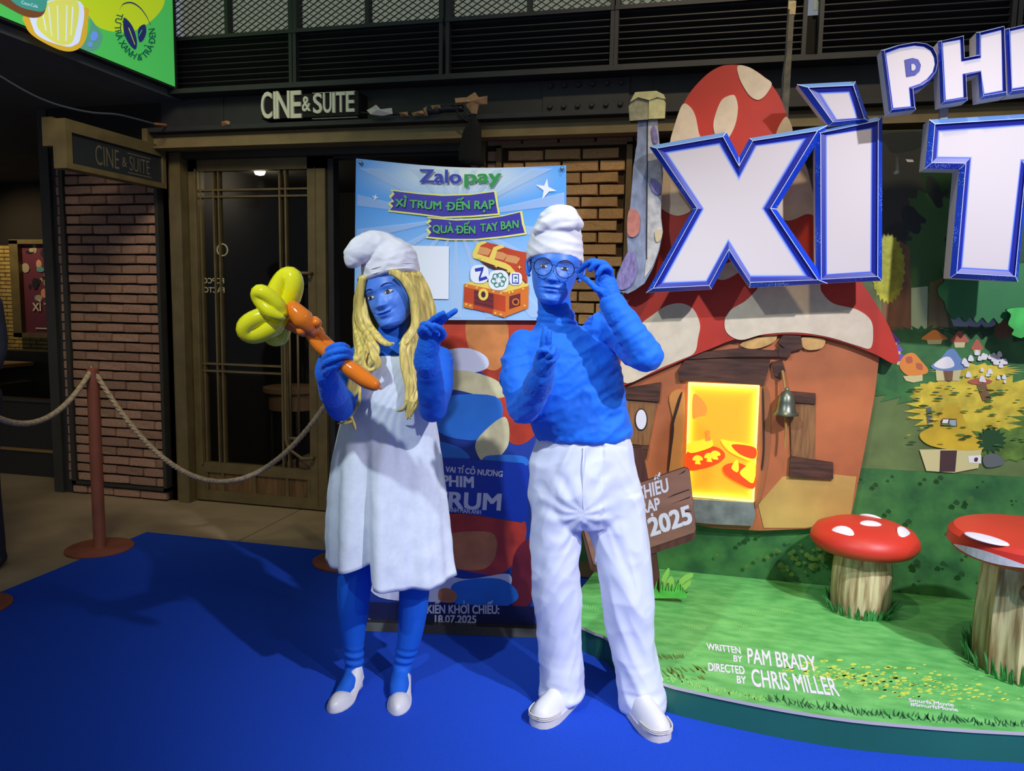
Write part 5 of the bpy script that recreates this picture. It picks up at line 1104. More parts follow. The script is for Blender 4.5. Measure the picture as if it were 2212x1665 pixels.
    # badges in the chest
    def badge(x, y, r): put([(x + r * math.copysign(abs(math.cos(a)) ** .75, math.cos(a)), y + r * math.copysign(abs(math.sin(a)) ** .75, math.sin(a))) for a in np.linspace(0, 6.28, 24, False)], 8, False)
    badge(1036, 592, 20); badge(1077, 605, 22); badge(1114, 602, 14)
    put([(1025, 580), (1045, 576), (1044, 583), (1038, 600), (1050, 596), (1054, 602), (1035, 608), (1034, 600), (1039, 585), (1027, 587)], 6, False)
    for i in range(6):      # interlaced knot badge: six bent strokes
        a = i * PI / 3; P = [(1077 + r * math.cos(a + o), 605 + r * math.sin(a + o)) for r, o in ((5, 0), (12, .25), (16, .85), (13, 1.35), (6.5, 1.6))]
        Q = curve2(P, 4, False); w_ = 1.15; l_ = []; r_ = []
        for u, v in zip(Q, Q[1:] + [(2 * Q[-1][0] - Q[-2][0], 2 * Q[-1][1] - Q[-2][1])]):
            dx, dy = v[0] - u[0], v[1] - u[1]; n_ = math.hypot(dx, dy) or 1; l_.append((u[0] - dy / n_ * w_, u[1] + dx / n_ * w_)); r_.append((u[0] + dy / n_ * w_, u[1] - dx / n_ * w_))
        for q_ in range(len(Q) - 1): L[0] -= .5; put([l_[q_], l_[q_ + 1], r_[q_ + 1], r_[q_]], 16, False)
        L[0] += .5
    put([(1106, 591), (1121, 592), (1121, 613), (1106, 612)], 6, False); put([(1108, 593), (1119, 594), (1119, 610), (1108, 610)], 8, False); put([(1110, 601), (1112, 597), (1116, 597), (1118, 601), (1114, 603)], 16, False); put([(1112, 606), (1116, 606), (1116, 608), (1112, 608)], 6, False)
    for (x, y, s) in ((1035, 557, 5), (1072, 575, 5), (1098, 586, 5), (1122, 577, 5), (1107, 630, 4)): put([(x, y - s), (x + 1.2, y - 1.2), (x + s, y), (x + 1.2, y + 1.2), (x, y + s), (x - 1.2, y + 1.2), (x - s, y), (x - 1.2, y - 1.2)], 13, False)
    k = L[0] + 1; q = lambda *p: [s_px(a, c, k) for a, c in p]; z = bn * .0002
    qwrite(b, 'Zalo', q((906, 393), (997, 395), (906, 365)), z, mi=6, off=.03); qwrite(b, 'pay', q((1001, 395), (1082, 393), (1001, 367)), z, mi=7, off=.03)
    qwrite(b, 'XÌ TRUM', q((853, 446), (954, 453), (854, 429)), z, mi=5, off=.035, jitter=.1, seed=2); qwrite(b, 'ĐẾN RẠP', q((965, 454), (1068, 450), (965, 436)), z, mi=5, off=.035, jitter=.1, seed=4)
    qwrite(b, 'QUÀ ĐẾN', q((934, 502), (1028, 504), (934, 486)), z, mi=5, off=.035, jitter=.1, seed=6); qwrite(b, 'TAY BẠN', q((1038, 501), (1122, 491), (1037, 484)), z, mi=5, off=.035, jitter=.1, seed=8)
one(t, 'print', SM, _)
for (px, py) in ((779, 351), (1214, 364)):
    b = MB(); p = at_b(px, py, LIFT + .010); b.ball(p, .0085, 12, 8); b.tube([p, p - bn * .035], .003, 6); b.build('pin', mat('steel_pin', (170, 170, 170), .25, 1.0), t, True)
# ================================================================== people
M_skin = mat('blue_face_paint', (58, 120, 226), .45, var=(18, .06), bump=(160, .05, .001)); M_skin2 = mat('blue_face_paint_light', (84, 136, 232), .45, var=(18, .06)); M_lip = mat('blue_lip', (34, 84, 190), .35); M_lip2 = mat('blue_lip_light', (48, 104, 214), .35); M_eyew = mat('eye_white', (226, 222, 220), .25); M_iris = mat('eye_dark', (34, 22, 18), .15); M_lash = mat('lash_dark', (18, 26, 58), .6); M_brow = mat('brow_blue', (24, 52, 128), .7)
M_suit = mat('blue_jersey', (4, 110, 228), .75, bump=(500, .12, .001), sheen=.1); M_glove = mat('blue_glove', (4, 106, 226), .75, bump=(420, .15, .001), sheen=.1); M_tights = mat('blue_tights', (4, 96, 208), .75, bump=(500, .1, .001))
M_white = mat('white_cotton', (226, 228, 238), .8, bump=(300, .12, .001)); M_trous = mat('white_satin', (222, 226, 242), .5, bump=(200, .06, .001)); M_dress = mat('white_linen', (224, 230, 238), .85, var=(60, .03), bump=(140, .2, .0015)); M_hat = mat('white_hat', (236, 232, 236), .8, bump=(300, .12, .001))
M_hair = mat('blonde_wig', (224, 196, 104), .45, var=(14, .3), stretch=(6, 6, 1), spec=.5); M_shoe = mat('white_leather', (226, 224, 224), .4); M_sole = mat('shoe_sole', (222, 216, 206), .6)
R0, F0, Z0 = _r0, _f0, _u0
def ring_px(xl, yl, xr, yr, dep, dr, n=40, fz=0.0, power=1.0):
    A = at_d(xl, yl, dep); B = at_d(xr, yr, dep); c = (A + B) / 2; h = (B - A) / 2; out = []
    for j in range(n):
        a = 2 * PI * j / n; ca, sa = math.cos(a), math.sin(a)
        ca = math.copysign(abs(ca) ** power, ca); sa = math.copysign(abs(sa) ** power, sa)
        out.append(c + h * ca - F0 * (dr * sa) + Z0 * (fz * max(0, sa) ** 1.0))
    return out
def rows(mb, R, n=40, **k):
    mb.loft([ring_px(r[1], r[0] if not isinstance(r[0], tuple) else r[0][0], r[2], r[0] if not isinstance(r[0], tuple) else r[0][1], r[3], r[4], n, **k) for r in R])
def limb(mb, P, sub=5, n=16):      # P = (px, py, dep, radius)
    C_ = smoothpath([at_d(p[0], p[1], p[2]) for p in P], sub); rad = lerpn([p[3] for p in P], len(C_)); mb.tube(C_, rad, n, round_ends=True)
def g2(x, z, cx, cz, sx, sz): return math.exp(-((x - cx) / sx) ** 2 / 2 - ((z - cz) / sz) ** 2 / 2)
PROF = [(-.118, .004, .070, .060), (-.1165, .018, .078, .048), (-.112, .029, .085, .035), (-.103, .039, .091, .015), (-.09, .047, .0925, -.012), (-.07, .056, .092, -.042), (-.045, .063, .091, -.062), (-.02, .068, .090, -.076), (0, .0715, .088, -.086), (.03, .0745, .088, -.094), (.06, .072, .080, -.092), (.085, .060, .064, -.078), (.103, .042, .042, -.056), (.113, .022, .020, -.032), (.117, .004, -.002, -.010)]
class Head:
    def __init__(s, centre, yaw, roll, pitch, sc, wide=1.0, smile=0.0, jaw=1.0):
        s.c = Vector(centre); s.sc = sc; s.wide = wide; s.smile = smile; s.jaw = jaw
        B = Matrix((R0, -F0, Z0)).transposed()      # local x right of picture, y to the camera, z up
        s.M = B @ Matrix.Rotation(roll, 3, 'Y') @ Matrix.Rotation(yaw, 3, 'Z') @ Matrix.Rotation(pitch, 3, 'X')
    def w(s, p): return s.c + s.M @ (Vector(p) * s.sc)
    def prof(s, z):
        zs = [p[0] for p in PROF]; return [float(np.interp(z, zs, [p[i] for p in PROF])) for i in (1, 2, 3)]
    def feat(s, x, z):
        x = x / s.wide; d = 0.0
        # nose: ridge, tip, wings
        if z < .022:
            k = np.interp(z, [-.055, -.050, -.045, -.041, -.035, -.02, 0, .014, .022], [0, .003, .0105, .0165, .0180, .0105, .0035, .001, 0]); sw = np.interp(z, [-.04, -.02, .01], [.0105, .0085, .0085]); d += float(k) * math.exp(-(x / sw) ** 2 / 2)
        for sd in (-1, 1):
            d += .0075 * g2(x, z, sd * .0135, -.0390, .0052, .0052) - .004 * g2(x, z, sd * .019, -.043, .006, .006)
            d -= .0095 * g2(x, z, sd * .031, .001, .015, .010); d += .0062 * g2(x, z, sd * .031, -.0005, .0105, .0065)
            d += .0045 * g2(x, z, sd * .031, .0195, .017, .006); d += .0045 * g2(x, z, sd * .041, -.028, .016, .014)
            d += .003 * s.smile * g2(x, z, sd * .036, -.046, .012, .012); d -= .0035 * s.smile * g2(x, z, sd * .0315, -.055, .0035, .009)
        zc = z - s.smile * (abs(x) / .025) ** 2 * .005
        d += .0050 * g2(x, zc, 0, -.0615, .016, .0036) + .0062 * g2(x, zc, 0, -.0735, .0135, .0042) - .0052 * g2(x, zc, 0, -.0672, .019, .0017) - .003 * g2(x, z, 0, -.084, .014, .0045) + .005 * g2(x, z, 0, -.102, .014, .008)
        d -= .0015 * g2(x, z, 0, -.055, .003, .005)
        return d
    def front(s, x, z):
        w, f, b = s.prof(z); w *= s.wide; yc = (f + b) / 2 if z > -.09 else (f + b) / 2; q = min(.999, abs(x) / w); return yc + (f - yc) * (1 - q ** 2.4) ** (1 / 2.0) + s.feat(x, z)
    def mesh(s, mb, mi=0):
        zs = sorted(set([p[0] for p in PROF] + list(np.linspace(-.118, .03, 84)) + list(np.linspace(.03, .117, 20)))); n = 88; rings = []
        for z in zs:
            w, f, b = s.prof(z); w *= s.wide; yc = (f + b) / 2; ring = []
            for j in range(n):
                a = 2 * PI * j / n + PI / 2
                ca, sa = math.cos(a), math.sin(a)
                x = w * math.copysign(abs(ca) ** .92, ca); y = yc + ((f - yc) if sa > 0 else (yc - b)) * math.copysign(abs(sa) ** (.92), sa)
                if sa > 0: y += s.feat(x, z) * min(1, sa * 2.2)
                ring.append(s.w((x, y, z)))
            rings.append(ring)
        mb.loft(rings, True, mi)
    def ear(s, mb, side, mi=0):
        e = MB(); x = side * .0725 * s.wide
        P = [s.w((x + side * (.004 + .009 * q), -.008 - .017 * q + .0, z)) for q, z in ((0, .016), (.7, .026), (1.3, .020), (1.4, .004), (1.1, -.012), (.6, -.024), (0, -.030))]
        mb.tube(smoothpath(P, 4), [.004] * 4 + [.0052] * 16 + [.006] * 5, 8, mi=mi, round_ends=True); mb.ball(s.w((x + side * .004, -.018, -.002)), (.006, .013, .022), 12, 8, s.M, mi=mi)
    def patch(s, pts, lift, nx=1):     # outline given in face x,z laid on the skin
        return [s.w((x, s.front(x, z) + lift, z)) for x, z in pts]
    def eyes(s, root, slant=0.0, openx=1.0, gaze=0.0, brow_up=0.0, a=.0150):
        for sd in (-1, 1):
            ex, ez = sd * .031 * s.wide, -.001; up = [];
            def edge(u, k): return (ex + a * u, ez + sd * slant * u * a + k * (1 - u * u) ** .75 * .0058 * openx + .0008 * (k > 0))
            N = 9; us = np.linspace(-1, 1, N); top = [edge(u, 1) for u in us]; bot = [edge(u, -.72) for u in us]
            b = MB(); yb = s.front(ex, ez)
            def eb(x, z, l): return s.w((x, max(s.front(x, z), yb - .0016 - ((x - ex) / .02) ** 2 * .004) + l, z))
            T = [eb(x, z, .0009) for x, z in top]; Bt = [eb(x, z, .0009) for x, z in bot]; Md = [eb(x, (z1 + z2) / 2, .0022) for (x, z1), (_, z2) in zip(top, bot)]
            b.add(T + Md + Bt, [(i, i + N, i + N + 1, i + 1) for i in range(N - 1)] + [(i + N, i + 2 * N, i + 2 * N + 1, i + N + 1) for i in range(N - 1)])
            eye = b.build('eye', M_eyew, root, True)
            gx = ex + gaze * a; r = .0060; P = []
            zt = lambda x: np.interp((x - ex) / a, us, [t[1] for t in top]); zb_ = lambda x: np.interp((x - ex) / a, us, [t[1] for t in bot])
            for k in range(20):
                q = 2 * PI * k / 20; x = gx + r * math.cos(q); z = ez + .0003 + r * math.sin(q); P.append((x, min(max(z, zb_(x) + .0002), zt(x) - .0002)))
            b = MB(); b.add([eb(x, z, .0030) for x, z in P], [tuple(range(20))]); b.build('iris', M_iris, eye)
            b = MB(); b.tube([eb(x, z, .0012) for x, z in top], [.0006] + [.0011] * (N - 2) + [.0006], 6); b.tube([eb(x, z, .0010) for x, z in bot], .0005, 5); b.build('lash_line', M_lash, root, True)
            L = [(ex + sd * u * .019, .0205 + brow_up + .0045 * (1 - (u - .1) ** 2) - .002 * (u > .5) * (u - .5)) for u in np.linspace(-.95, 1, 9)]
            b = MB(); b.tube(s.patch(L, .0004), [.0016, .0024, .0027, .0027, .0026, .0024, .002, .0015, .0008], 6); b.build('eyebrow', M_brow, root, True)
    def mouth(s, root, wd=.023):
        def zc(x): return -.0672 + s.smile * (abs(x) / s.wide / .025) ** 2 * .005
        X = np.linspace(-1, 1, 15)
        up = [(x * wd * s.wide, zc(x * wd) + .0062 * (1 - abs(x) ** 2.2) * (1 - .25 * math.exp(-(x / .16) ** 2))) for x in X]; md = [(x * wd * s.wide, zc(x * wd)) for x in X]; lo = [(x * wd * s.wide, zc(x * wd) - .0085 * (1 - abs(x) ** 2.2)) for x in X]
        for nm, A, B, m in (('upper_lip', up, md, M_lip), ('lower_lip', md, lo, M_lip2)):
            b = MB(); V = []
            for (x, z1), (_, z2) in zip(A, B): V += [(x, z1), (x, (z1 * 2 + z2) / 3), (x, (z1 + z2 * 2) / 3), (x, z2)]
            W = s.patch(V, .0006); b.add(W, [(i * 4 + k, i * 4 + k + 1, i * 4 + k + 5, i * 4 + k + 4) for i in range(14) for k in range(3)]); b.build(nm, m, root, True)
        b = MB(); b.tube(s.patch(md, .0002), [.0004] + [.0009] * 13 + [.0004], 6); b.build('mouth_line', M_lash, root, True)
        b = MB()
        for sd in (-1, 1): b.ball(s.w((sd * .0072, s.front(sd * .0072, -.0445) - .0012, -.0445)), (.0030, .0024, .0014), 8, 6, s.M)
        b.build('nostril', M_lash, root, True)
def fold(p, scale, st=(1, 1, 1), seed=0):
    v = noise.noise(Vector((p.x * scale * st[0] + seed, p.y * scale * st[1], p.z * scale * st[2]))); return 1 - abs(v) * 2.2
def finger(mb, P, r=.0088):
    C_ = smoothpath([at_d(*p) for p in P], 4); n = len(C_); mb.tube(C_, lerpn([r * 1.12, r * 1.02, r * .92, r * .78], n), 10, round_ends=True)
def glove(root, name, palm, fingers, cuff, vox=.0024, r=.0088):
    b = MB(); limb(b, palm, 5, 18)
    for f in fingers: finger(b, f, r)
    limb(b, cuff, 5, 18); o = fuse(b, vox, 3)
    ruffle(o, lambda p, n: .0008 * fold(p, 70, seed=2) + .0006 * fold(p, 130, (1, 1, 2)))
    return o.build(name, M_glove, root, True)
def shoe(root, heel, toe, wd, prof, name, mats, lift=0.0, sole=.012, tip=.5, n=24):
    """heel, toe on the ground; prof = list of (s along the length, half width factor, top height)"""
    A = Vector((heel.x, heel.y, 0.007)); B = Vector((toe.x, toe.y, 0.007)); d = (B - A); L = d.length; d.normalize(); sd = Vector((d.y, -d.x, 0)); b = MB(); up = []; so = []
    for s, w, h in prof:
        z0 = lift * (1 - min(1, s / .58)) ** 1.3; c = A + d * (L * s); hw = wd * w
        ringu = []; 
        for j in range(n):
            a = 2 * PI * j / n; ca, sa = math.cos(a), math.sin(a); x = hw * math.copysign(abs(ca) ** .7, ca); z = z0 + sole + (h * max(0, sa) ** .8 if sa > 0 else 0); ringu.append(c + sd * x * (1 - .35 * max(0, sa)) + Z0 * z)
        up.append(ringu)
        hs_ = hw * 1.03; so.append([c - sd * hs_ + Z0 * z0, c + sd * hs_ + Z0 * z0, c + sd * hs_ + Z0 * (z0 + sole), c - sd * hs_ + Z0 * (z0 + sole)])
    b.loft(up, True, 0); t = b.build(name, mats[0], root, 60)
    b = MB(); b.loft(so); b.build('sole', mats[1], t, 40); return t, A, d, sd, L

# ------------------------------------------------------------------ woman
def build_woman():
    HD = Head(at_d(846, 634, 2.785), math.radians(20), math.radians(-19), math.radians(4), 1.04, 1.13, smile=1.0)
    b = MB()
    rows(b, [(738, 818, 890, 2.775, .05), (748, 795, 915, 2.78, .07), (762, 772, 950, 2.785, .088), (800, 777, 946, 2.785, .10), (850, 775, 930, 2.785, .105), (920, 772, 922, 2.785, .10), (1000, 764, 926, 2.79, .105), (1070, 752, 934, 2.80, .112), (1110, 756, 930, 2.80, .10)])
    limb(b, [(852, 690, 2.80, .050), (848, 715, 2.785, .050), (846, 740, 2.78, .056)], 4, 20)
    limb(b, [(780, 776, 2.775, .050), (752, 830, 2.69, .047), (735, 880, 2.60, .045)]); limb(b, [(735, 880, 2.60, .044), (722, 852, 2.48, .041), (712, 822, 2.385, .033)])
    limb(b, [(948, 778, 2.775, .050), (948, 830, 2.68, .048), (935, 882, 2.58, .046)]); limb(b, [(935, 882, 2.58, .045), (930, 832, 2.50, .043), (924, 776, 2.435, .034)])
    limb(b, [(796, 1085, 2.80, .088), (776, 1180, 2.79, .075), (768, 1240, 2.775, .066), (763, 1300, 2.78, .060), (763, 1350, 2.79, .050), (764, 1400, 2.795, .037), (764, 1450, 2.80, .034), (752, 1480, 2.74, .034), (735, 1508, 2.68, .028)])
    limb(b, [(890, 1085, 2.80, .088), (896, 1190, 2.79, .070), (896, 1250, 2.78, .058), (892, 1320, 2.79, .054), (884, 1380, 2.80, .045), (872, 1425, 2.81, .036), (867, 1455, 2.80, .036), (862, 1485, 2.73, .035), (859, 1512, 2.68, .029)])
    o = fuse(b, .0055, 5); z_ank = at_d(764, 1400, 2.8).z
    def wr(p, n):
        k = 0.0
        if p.z < z_ank + .03: k += .0035 * math.sin(p.z * 190 + p.x * 25) * max(0, min(1, (z_ank + .03 - p.z) / .05)) * (1 if p.z > .09 else .3)
        if .75 < p.z < 1.3: k += .0028 * fold(p, 16, (1, 1, 1.6), 3)
        if 1.25 < p.z: k += .0025 * fold(p, 26, (.5, .5, 2.2), 5)
        return k
    ruffle(o, wr); o.m = [1] * len(o.f); HD.mesh(o, 0)
    base = at_z(800, 1500, 0.007); base.z = .007
    root = o.build('person', [M_skin2, M_tights], None, True, base=base)
    tag(root, 'woman in white dress, white floppy hat and long blonde hair holding a balloon flower', 'person')
    HD.eyes(root, slant=.10, openx=1.2, gaze=-.12, brow_up=.002, a=.0162); HD.mouth(root, .025)
    # dress
    n = 144; RR = [(739, 806, 900, .060), (744, 784, 932, .080), (752, 768, 955, .095), (775, 765, 955, .108), (830, 758, 944, .118), (880, 748, 938, .122), (930, 732, 946, .130), (1000, 717, 955, .142), (1080, 709, 962, .155), (1150, 705, 968, .165), (1215, 706, 973, .172)]
    dep = 2.785; rings = []; ys = [r[0] for r in RR]; K = 60
    for k in range(K + 1):
        t = k / K; y = 739 + (1215 - 739) * t; xl, xr, dr = [float(np.interp(y, ys, [r[i] for r in RR])) for i in (1, 2, 3)]; ring = []
        for j in range(n):
            a = 2 * PI * j / n; ca, sa = math.cos(a), math.sin(a); x = (xl + xr) / 2 + (xr - xl) / 2 * ca
            if sa > 0: hem = float(np.interp(x, [705, 720, 768, 806, 818, 826, 880, 940, 952, 975], [1200, 1213, 1207, 1194, 1198, 1234, 1243, 1250, 1246, 1236]))
            else: hem = float(np.interp(x, [705, 975], [1205, 1240]))
            yy = 739 + (hem - 739) * t + 17 * max(0, sa) * max(0, 1 - t * 9); low = max(0, (t - .30) / .7); c = at_d(x, yy, dep) - F0 * (dr * sa)
            pl = .009 * low * math.sin(9 * a + 1.2) + .016 * low * math.sin(4 * a + .6) + .004 * low * math.sin(17 * a)
            if sa > .2: pl += .0026 * math.sin(x * 1.15) * max(0, 1 - abs((x - 838) / 42) ** 4) * max(0, min(1, (t - .05) * 8)) * max(0, 1 - max(0, t - .45) * 4)
            if sa > 0 and low > 0: pl -= .058 * low * math.exp(-((x - 800) / 16) ** 2) - .020 * low * math.exp(-((x - 836) / 22) ** 2) - .012 * low * math.exp(-((x - 762) / 20) ** 2)
            pl += .0035 * noise.noise(Vector((x * .05, yy * .03, 3 + (sa > 0)))) * (.4 + low)
            dirv = (R0 * ca - F0 * sa).normalized(); ring.append(c + dirv * pl)
        rings.append(ring)
    b = MB(); inner = [[p - (p - (sum(rings[-1], Vector()) / n)).normalized() * .006 for p in rings[-1]]]; c3 = sum(rings[-4], Vector()) / n
    b.loft(rings + inner + [[p + (c3 - p) * .03 for p in rings[-4]]], False); b.build('dress', M_dress, root, True)
    # gloves
    glove(root, 'glove', [(709, 824, 2.375, .031), (704, 806, 2.345, .033), (706, 786, 2.335, .030), (712, 770, 2.33, .024)],
          [[(704, 776, 2.335), (706, 760, 2.295), (722, 748, 2.265), (741, 746, 2.275), (752, 752, 2.31)], [(700, 787, 2.33), (702, 772, 2.285), (722, 760, 2.255), (746, 756, 2.265), (758, 764, 2.30)], [(698, 800, 2.33), (702, 786, 2.285), (722, 774, 2.255), (746, 768, 2.268), (757, 776, 2.30)], [(699, 812, 2.34), (706, 800, 2.295), (724, 790, 2.27), (742, 782, 2.28), (750, 788, 2.30)], [(722, 800, 2.35), (738, 790, 2.365), (748, 776, 2.37), (744, 764, 2.36)]],
          [(721, 850, 2.465, .0445), (714, 832, 2.40, .038), (709, 820, 2.37, .034)], r=.0098)
    glove(root, 'glove', [(923, 772, 2.425, .033), (925, 750, 2.41, .036), (929, 728, 2.395, .033), (934, 708, 2.385, .024)],
          [[(942, 706, 2.39), (954, 693, 2.37), (968, 682, 2.355), (984, 671, 2.345)], [(928, 700, 2.385), (936, 690, 2.365), (946, 683, 2.35), (957, 676, 2.34)], [(920, 712, 2.38), (914, 702, 2.345), (926, 700, 2.325), (936, 712, 2.335)], [(914, 726, 2.39), (908, 714, 2.355), (918, 708, 2.33), (928, 720, 2.34)], [(944, 734, 2.40), (958, 724, 2.37), (952, 710, 2.345), (938, 702, 2.33)]],
          [(925, 792, 2.45, .040), (922, 780, 2.435, .042), (922, 762, 2.42, .037)], r=.0098)
    b = MB()
    for (x0, y0, x1, y1, d_) in ((902, 783, 943, 787, 2.44),): b.tube([at_d(x0 + (x1 - x0) * (.5 - .5 * math.cos(a)), (y0 + y1) / 2 + 3 * math.sin(a), d_) - F0 * (.042 * math.sin(a)) for a in np.linspace(0, 2 * PI, 24, False)], .0035, 6, closed=True)
    b.build('cuff_seam', M_glove, root, True)
    # hair: long blonde locks
    b = MB(); r = random.Random(12)
    def lock(P, rad, jit=4, fl=.55):
        Q = [at_d(p[0] + r.uniform(-jit, jit) * .5, p[1] + r.uniform(-jit, jit) * .3, p[2]) for p in P]; C_ = smoothpath(Q, 5); m = len(C_); b.tube(C_, [rad * (.8 + .35 * math.sin(PI * min(1, i / m + .12))) * (1 if i < m * .7 else max(.12, 1 - (i / m - .7) * 2.9)) for i in range(m)], 8, flat=fl)
    for i in range(38):       # right side of the picture
        f = i / 37; x0 = 856 + 48 * f; o_ = 12 * f
        lock([(x0, 586 + 4 * f, 2.70 + .06 * f), (884 + 36 * f, 622, 2.72 + .07 * f), (898 + 34 * f, 665, 2.72 + .07 * f), (896 + 42 * f, 705, 2.71 + .07 * f), (870 + 58 * f, 745, 2.66 + .08 * f), (872 + 44 * f, 790, 2.645 + .07 * f), (884 + 26 * f, 835, 2.64 + .04 * f), (880 + 16 * f, 875, 2.63), (884 + 4 * f, 905 - 14 * f, 2.63)], .0115, 9)
    for i in range(8):        # forehead sweep
        f = i / 7; lock([(842 + 10 * f, 586, 2.675), (864 + 8 * f, 598 + 4 * f, 2.675), (884 + 6 * f, 626, 2.68), (895 + 4 * f, 668, 2.69), (888 + 10 * f, 712, 2.68), (860 + 14 * f, 744, 2.655)], .010)
    for i in range(30):       # left side of the picture
        f = i / 29; lock([(785 - 4 * f, 596 + 10 * f, 2.72 + .05 * f), (778 - 6 * f, 640, 2.73 + .06 * f), (779 - 10 * f, 690, 2.73 + .05 * f), (804 - 34 * f, 734, 2.67 + .05 * f), (816 - 46 * f, 762, 2.645 + .03 * f), (792 - 28 * f, 796, 2.63), (768 - 14 * f, 840, 2.62), (752 - 10 * f, 880, 2.62), (760 - 16 * f, 915 - 16 * f, 2.62)], .0105, 8)
    for i in range(7):
        f = i / 6; lock([(782 + 3 * f, 640 + 10 * f, 2.74), (790 + 6 * f, 694, 2.72), (812 + 6 * f, 726, 2.67), (832 + 6 * f, 742, 2.655), (850, 740 + 3 * f, 2.655)], .009)
    for i in range(6):
        f = i / 5; lock([(796 + 4 * f, 740, 2.63), (800 + 16 * f, 770, 2.61), (812 + 8 * f, 790, 2.61), (800 - 10 * f, 800, 2.61), (786, 780 - 8 * f, 2.615), (790, 752, 2.63)], .006)
    for (P) in ([(748, 880, 2.62), (760, 904, 2.615), (752, 912, 2.61), (728, 914, 2.61)], [(752, 890, 2.62), (764, 914, 2.61), (768, 930, 2.61)], [(880, 870, 2.63), (870, 884, 2.62), (856, 888, 2.62)], [(776, 830, 2.62), (776, 870, 2.61), (752, 905, 2.61)]): lock(P, .006, 1)
    # crown and back of the wig
    for i in range(14):
        a = PI * i / 13; lock([(846 + 58 * math.cos(a), 600 - 10 * math.sin(a), 2.80 + .05 * math.sin(a)), (850 + 62 * math.cos(a), 660, 2.84 + .07 * math.sin(a)), (852 + 66 * math.cos(a), 720, 2.86 + .06 * math.sin(a)), (852 + 64 * math.cos(a), 790, 2.90)], .024, 2, .7)
    b.build('hair', M_hair, root, True)
    # hat
    b = MB(); b.loft([ring_px(*q) for q in [(785, 614, 905, 590, 2.79, .100, 40, .022), (783, 592, 902, 568, 2.79, .103, 40, .012), (784, 568, 897, 546, 2.79, .10, 40), (790, 545, 884, 527, 2.79, .088, 40), (802, 526, 864, 517, 2.79, .06, 40), (818, 518, 848, 514, 2.79, .025, 40)]])
    limb(b, [(842, 556, 2.78, .072), (824, 541, 2.77, .062), (800, 535, 2.75, .056), (780, 541, 2.73, .047), (768, 551, 2.72, .040), (763, 560, 2.715, .030)], 5, 20)
    o = fuse(b, .005, 5); ruffle(o, lambda p, n: .0040 * fold(p, 14, (1, 1, 1.5), 7) + .0022 * fold(p, 34, (.7, .7, 1.3), 2)); o.build('hat', M_hat, root, True)
    b = MB(); P = ring_px(784, 611, 905.5, 587, 2.79, .102, 48, .022); b.tube(P, .0035, 6, closed=True); P = ring_px(783.5, 597, 904, 573, 2.79, .1045, 48, .016); b.tube(P, .0016, 6, closed=True); b.build('hat_band', M_hat, root, True)
    # pumps
    pr = [(0, .45, .05), (.06, .66, .058), (.2, .74, .044), (.4, .84, .026), (.52, .96, .024), (.6, 1.0, .034), (.7, 1.0, .042), (.8, .92, .040), (.9, .72, .034), (.97, .42, .026), (1.0, .14, .012)]
    for heel, toe in ((at_z(775, 1478, .007), at_z(716, 1541, .007)), (at_z(872, 1476, .007), at_z(857, 1546, .007))):
        t, A, d, sd, L = shoe(root, heel, toe, .042, pr, 'pump', (M_shoe, M_sole), lift=.042, sole=.006)
        b = MB(); q = [A + d * (L * .03 + k) + sd * s_ for k, s_ in ((0, -.02), (0, .02), (.035, .022), (.035, -.022))]; b.hexa(q + [p + Z0 * .046 + d * .002 for p in q]); b.build('heel_block', M_shoe, t)
    return root
build_woman()

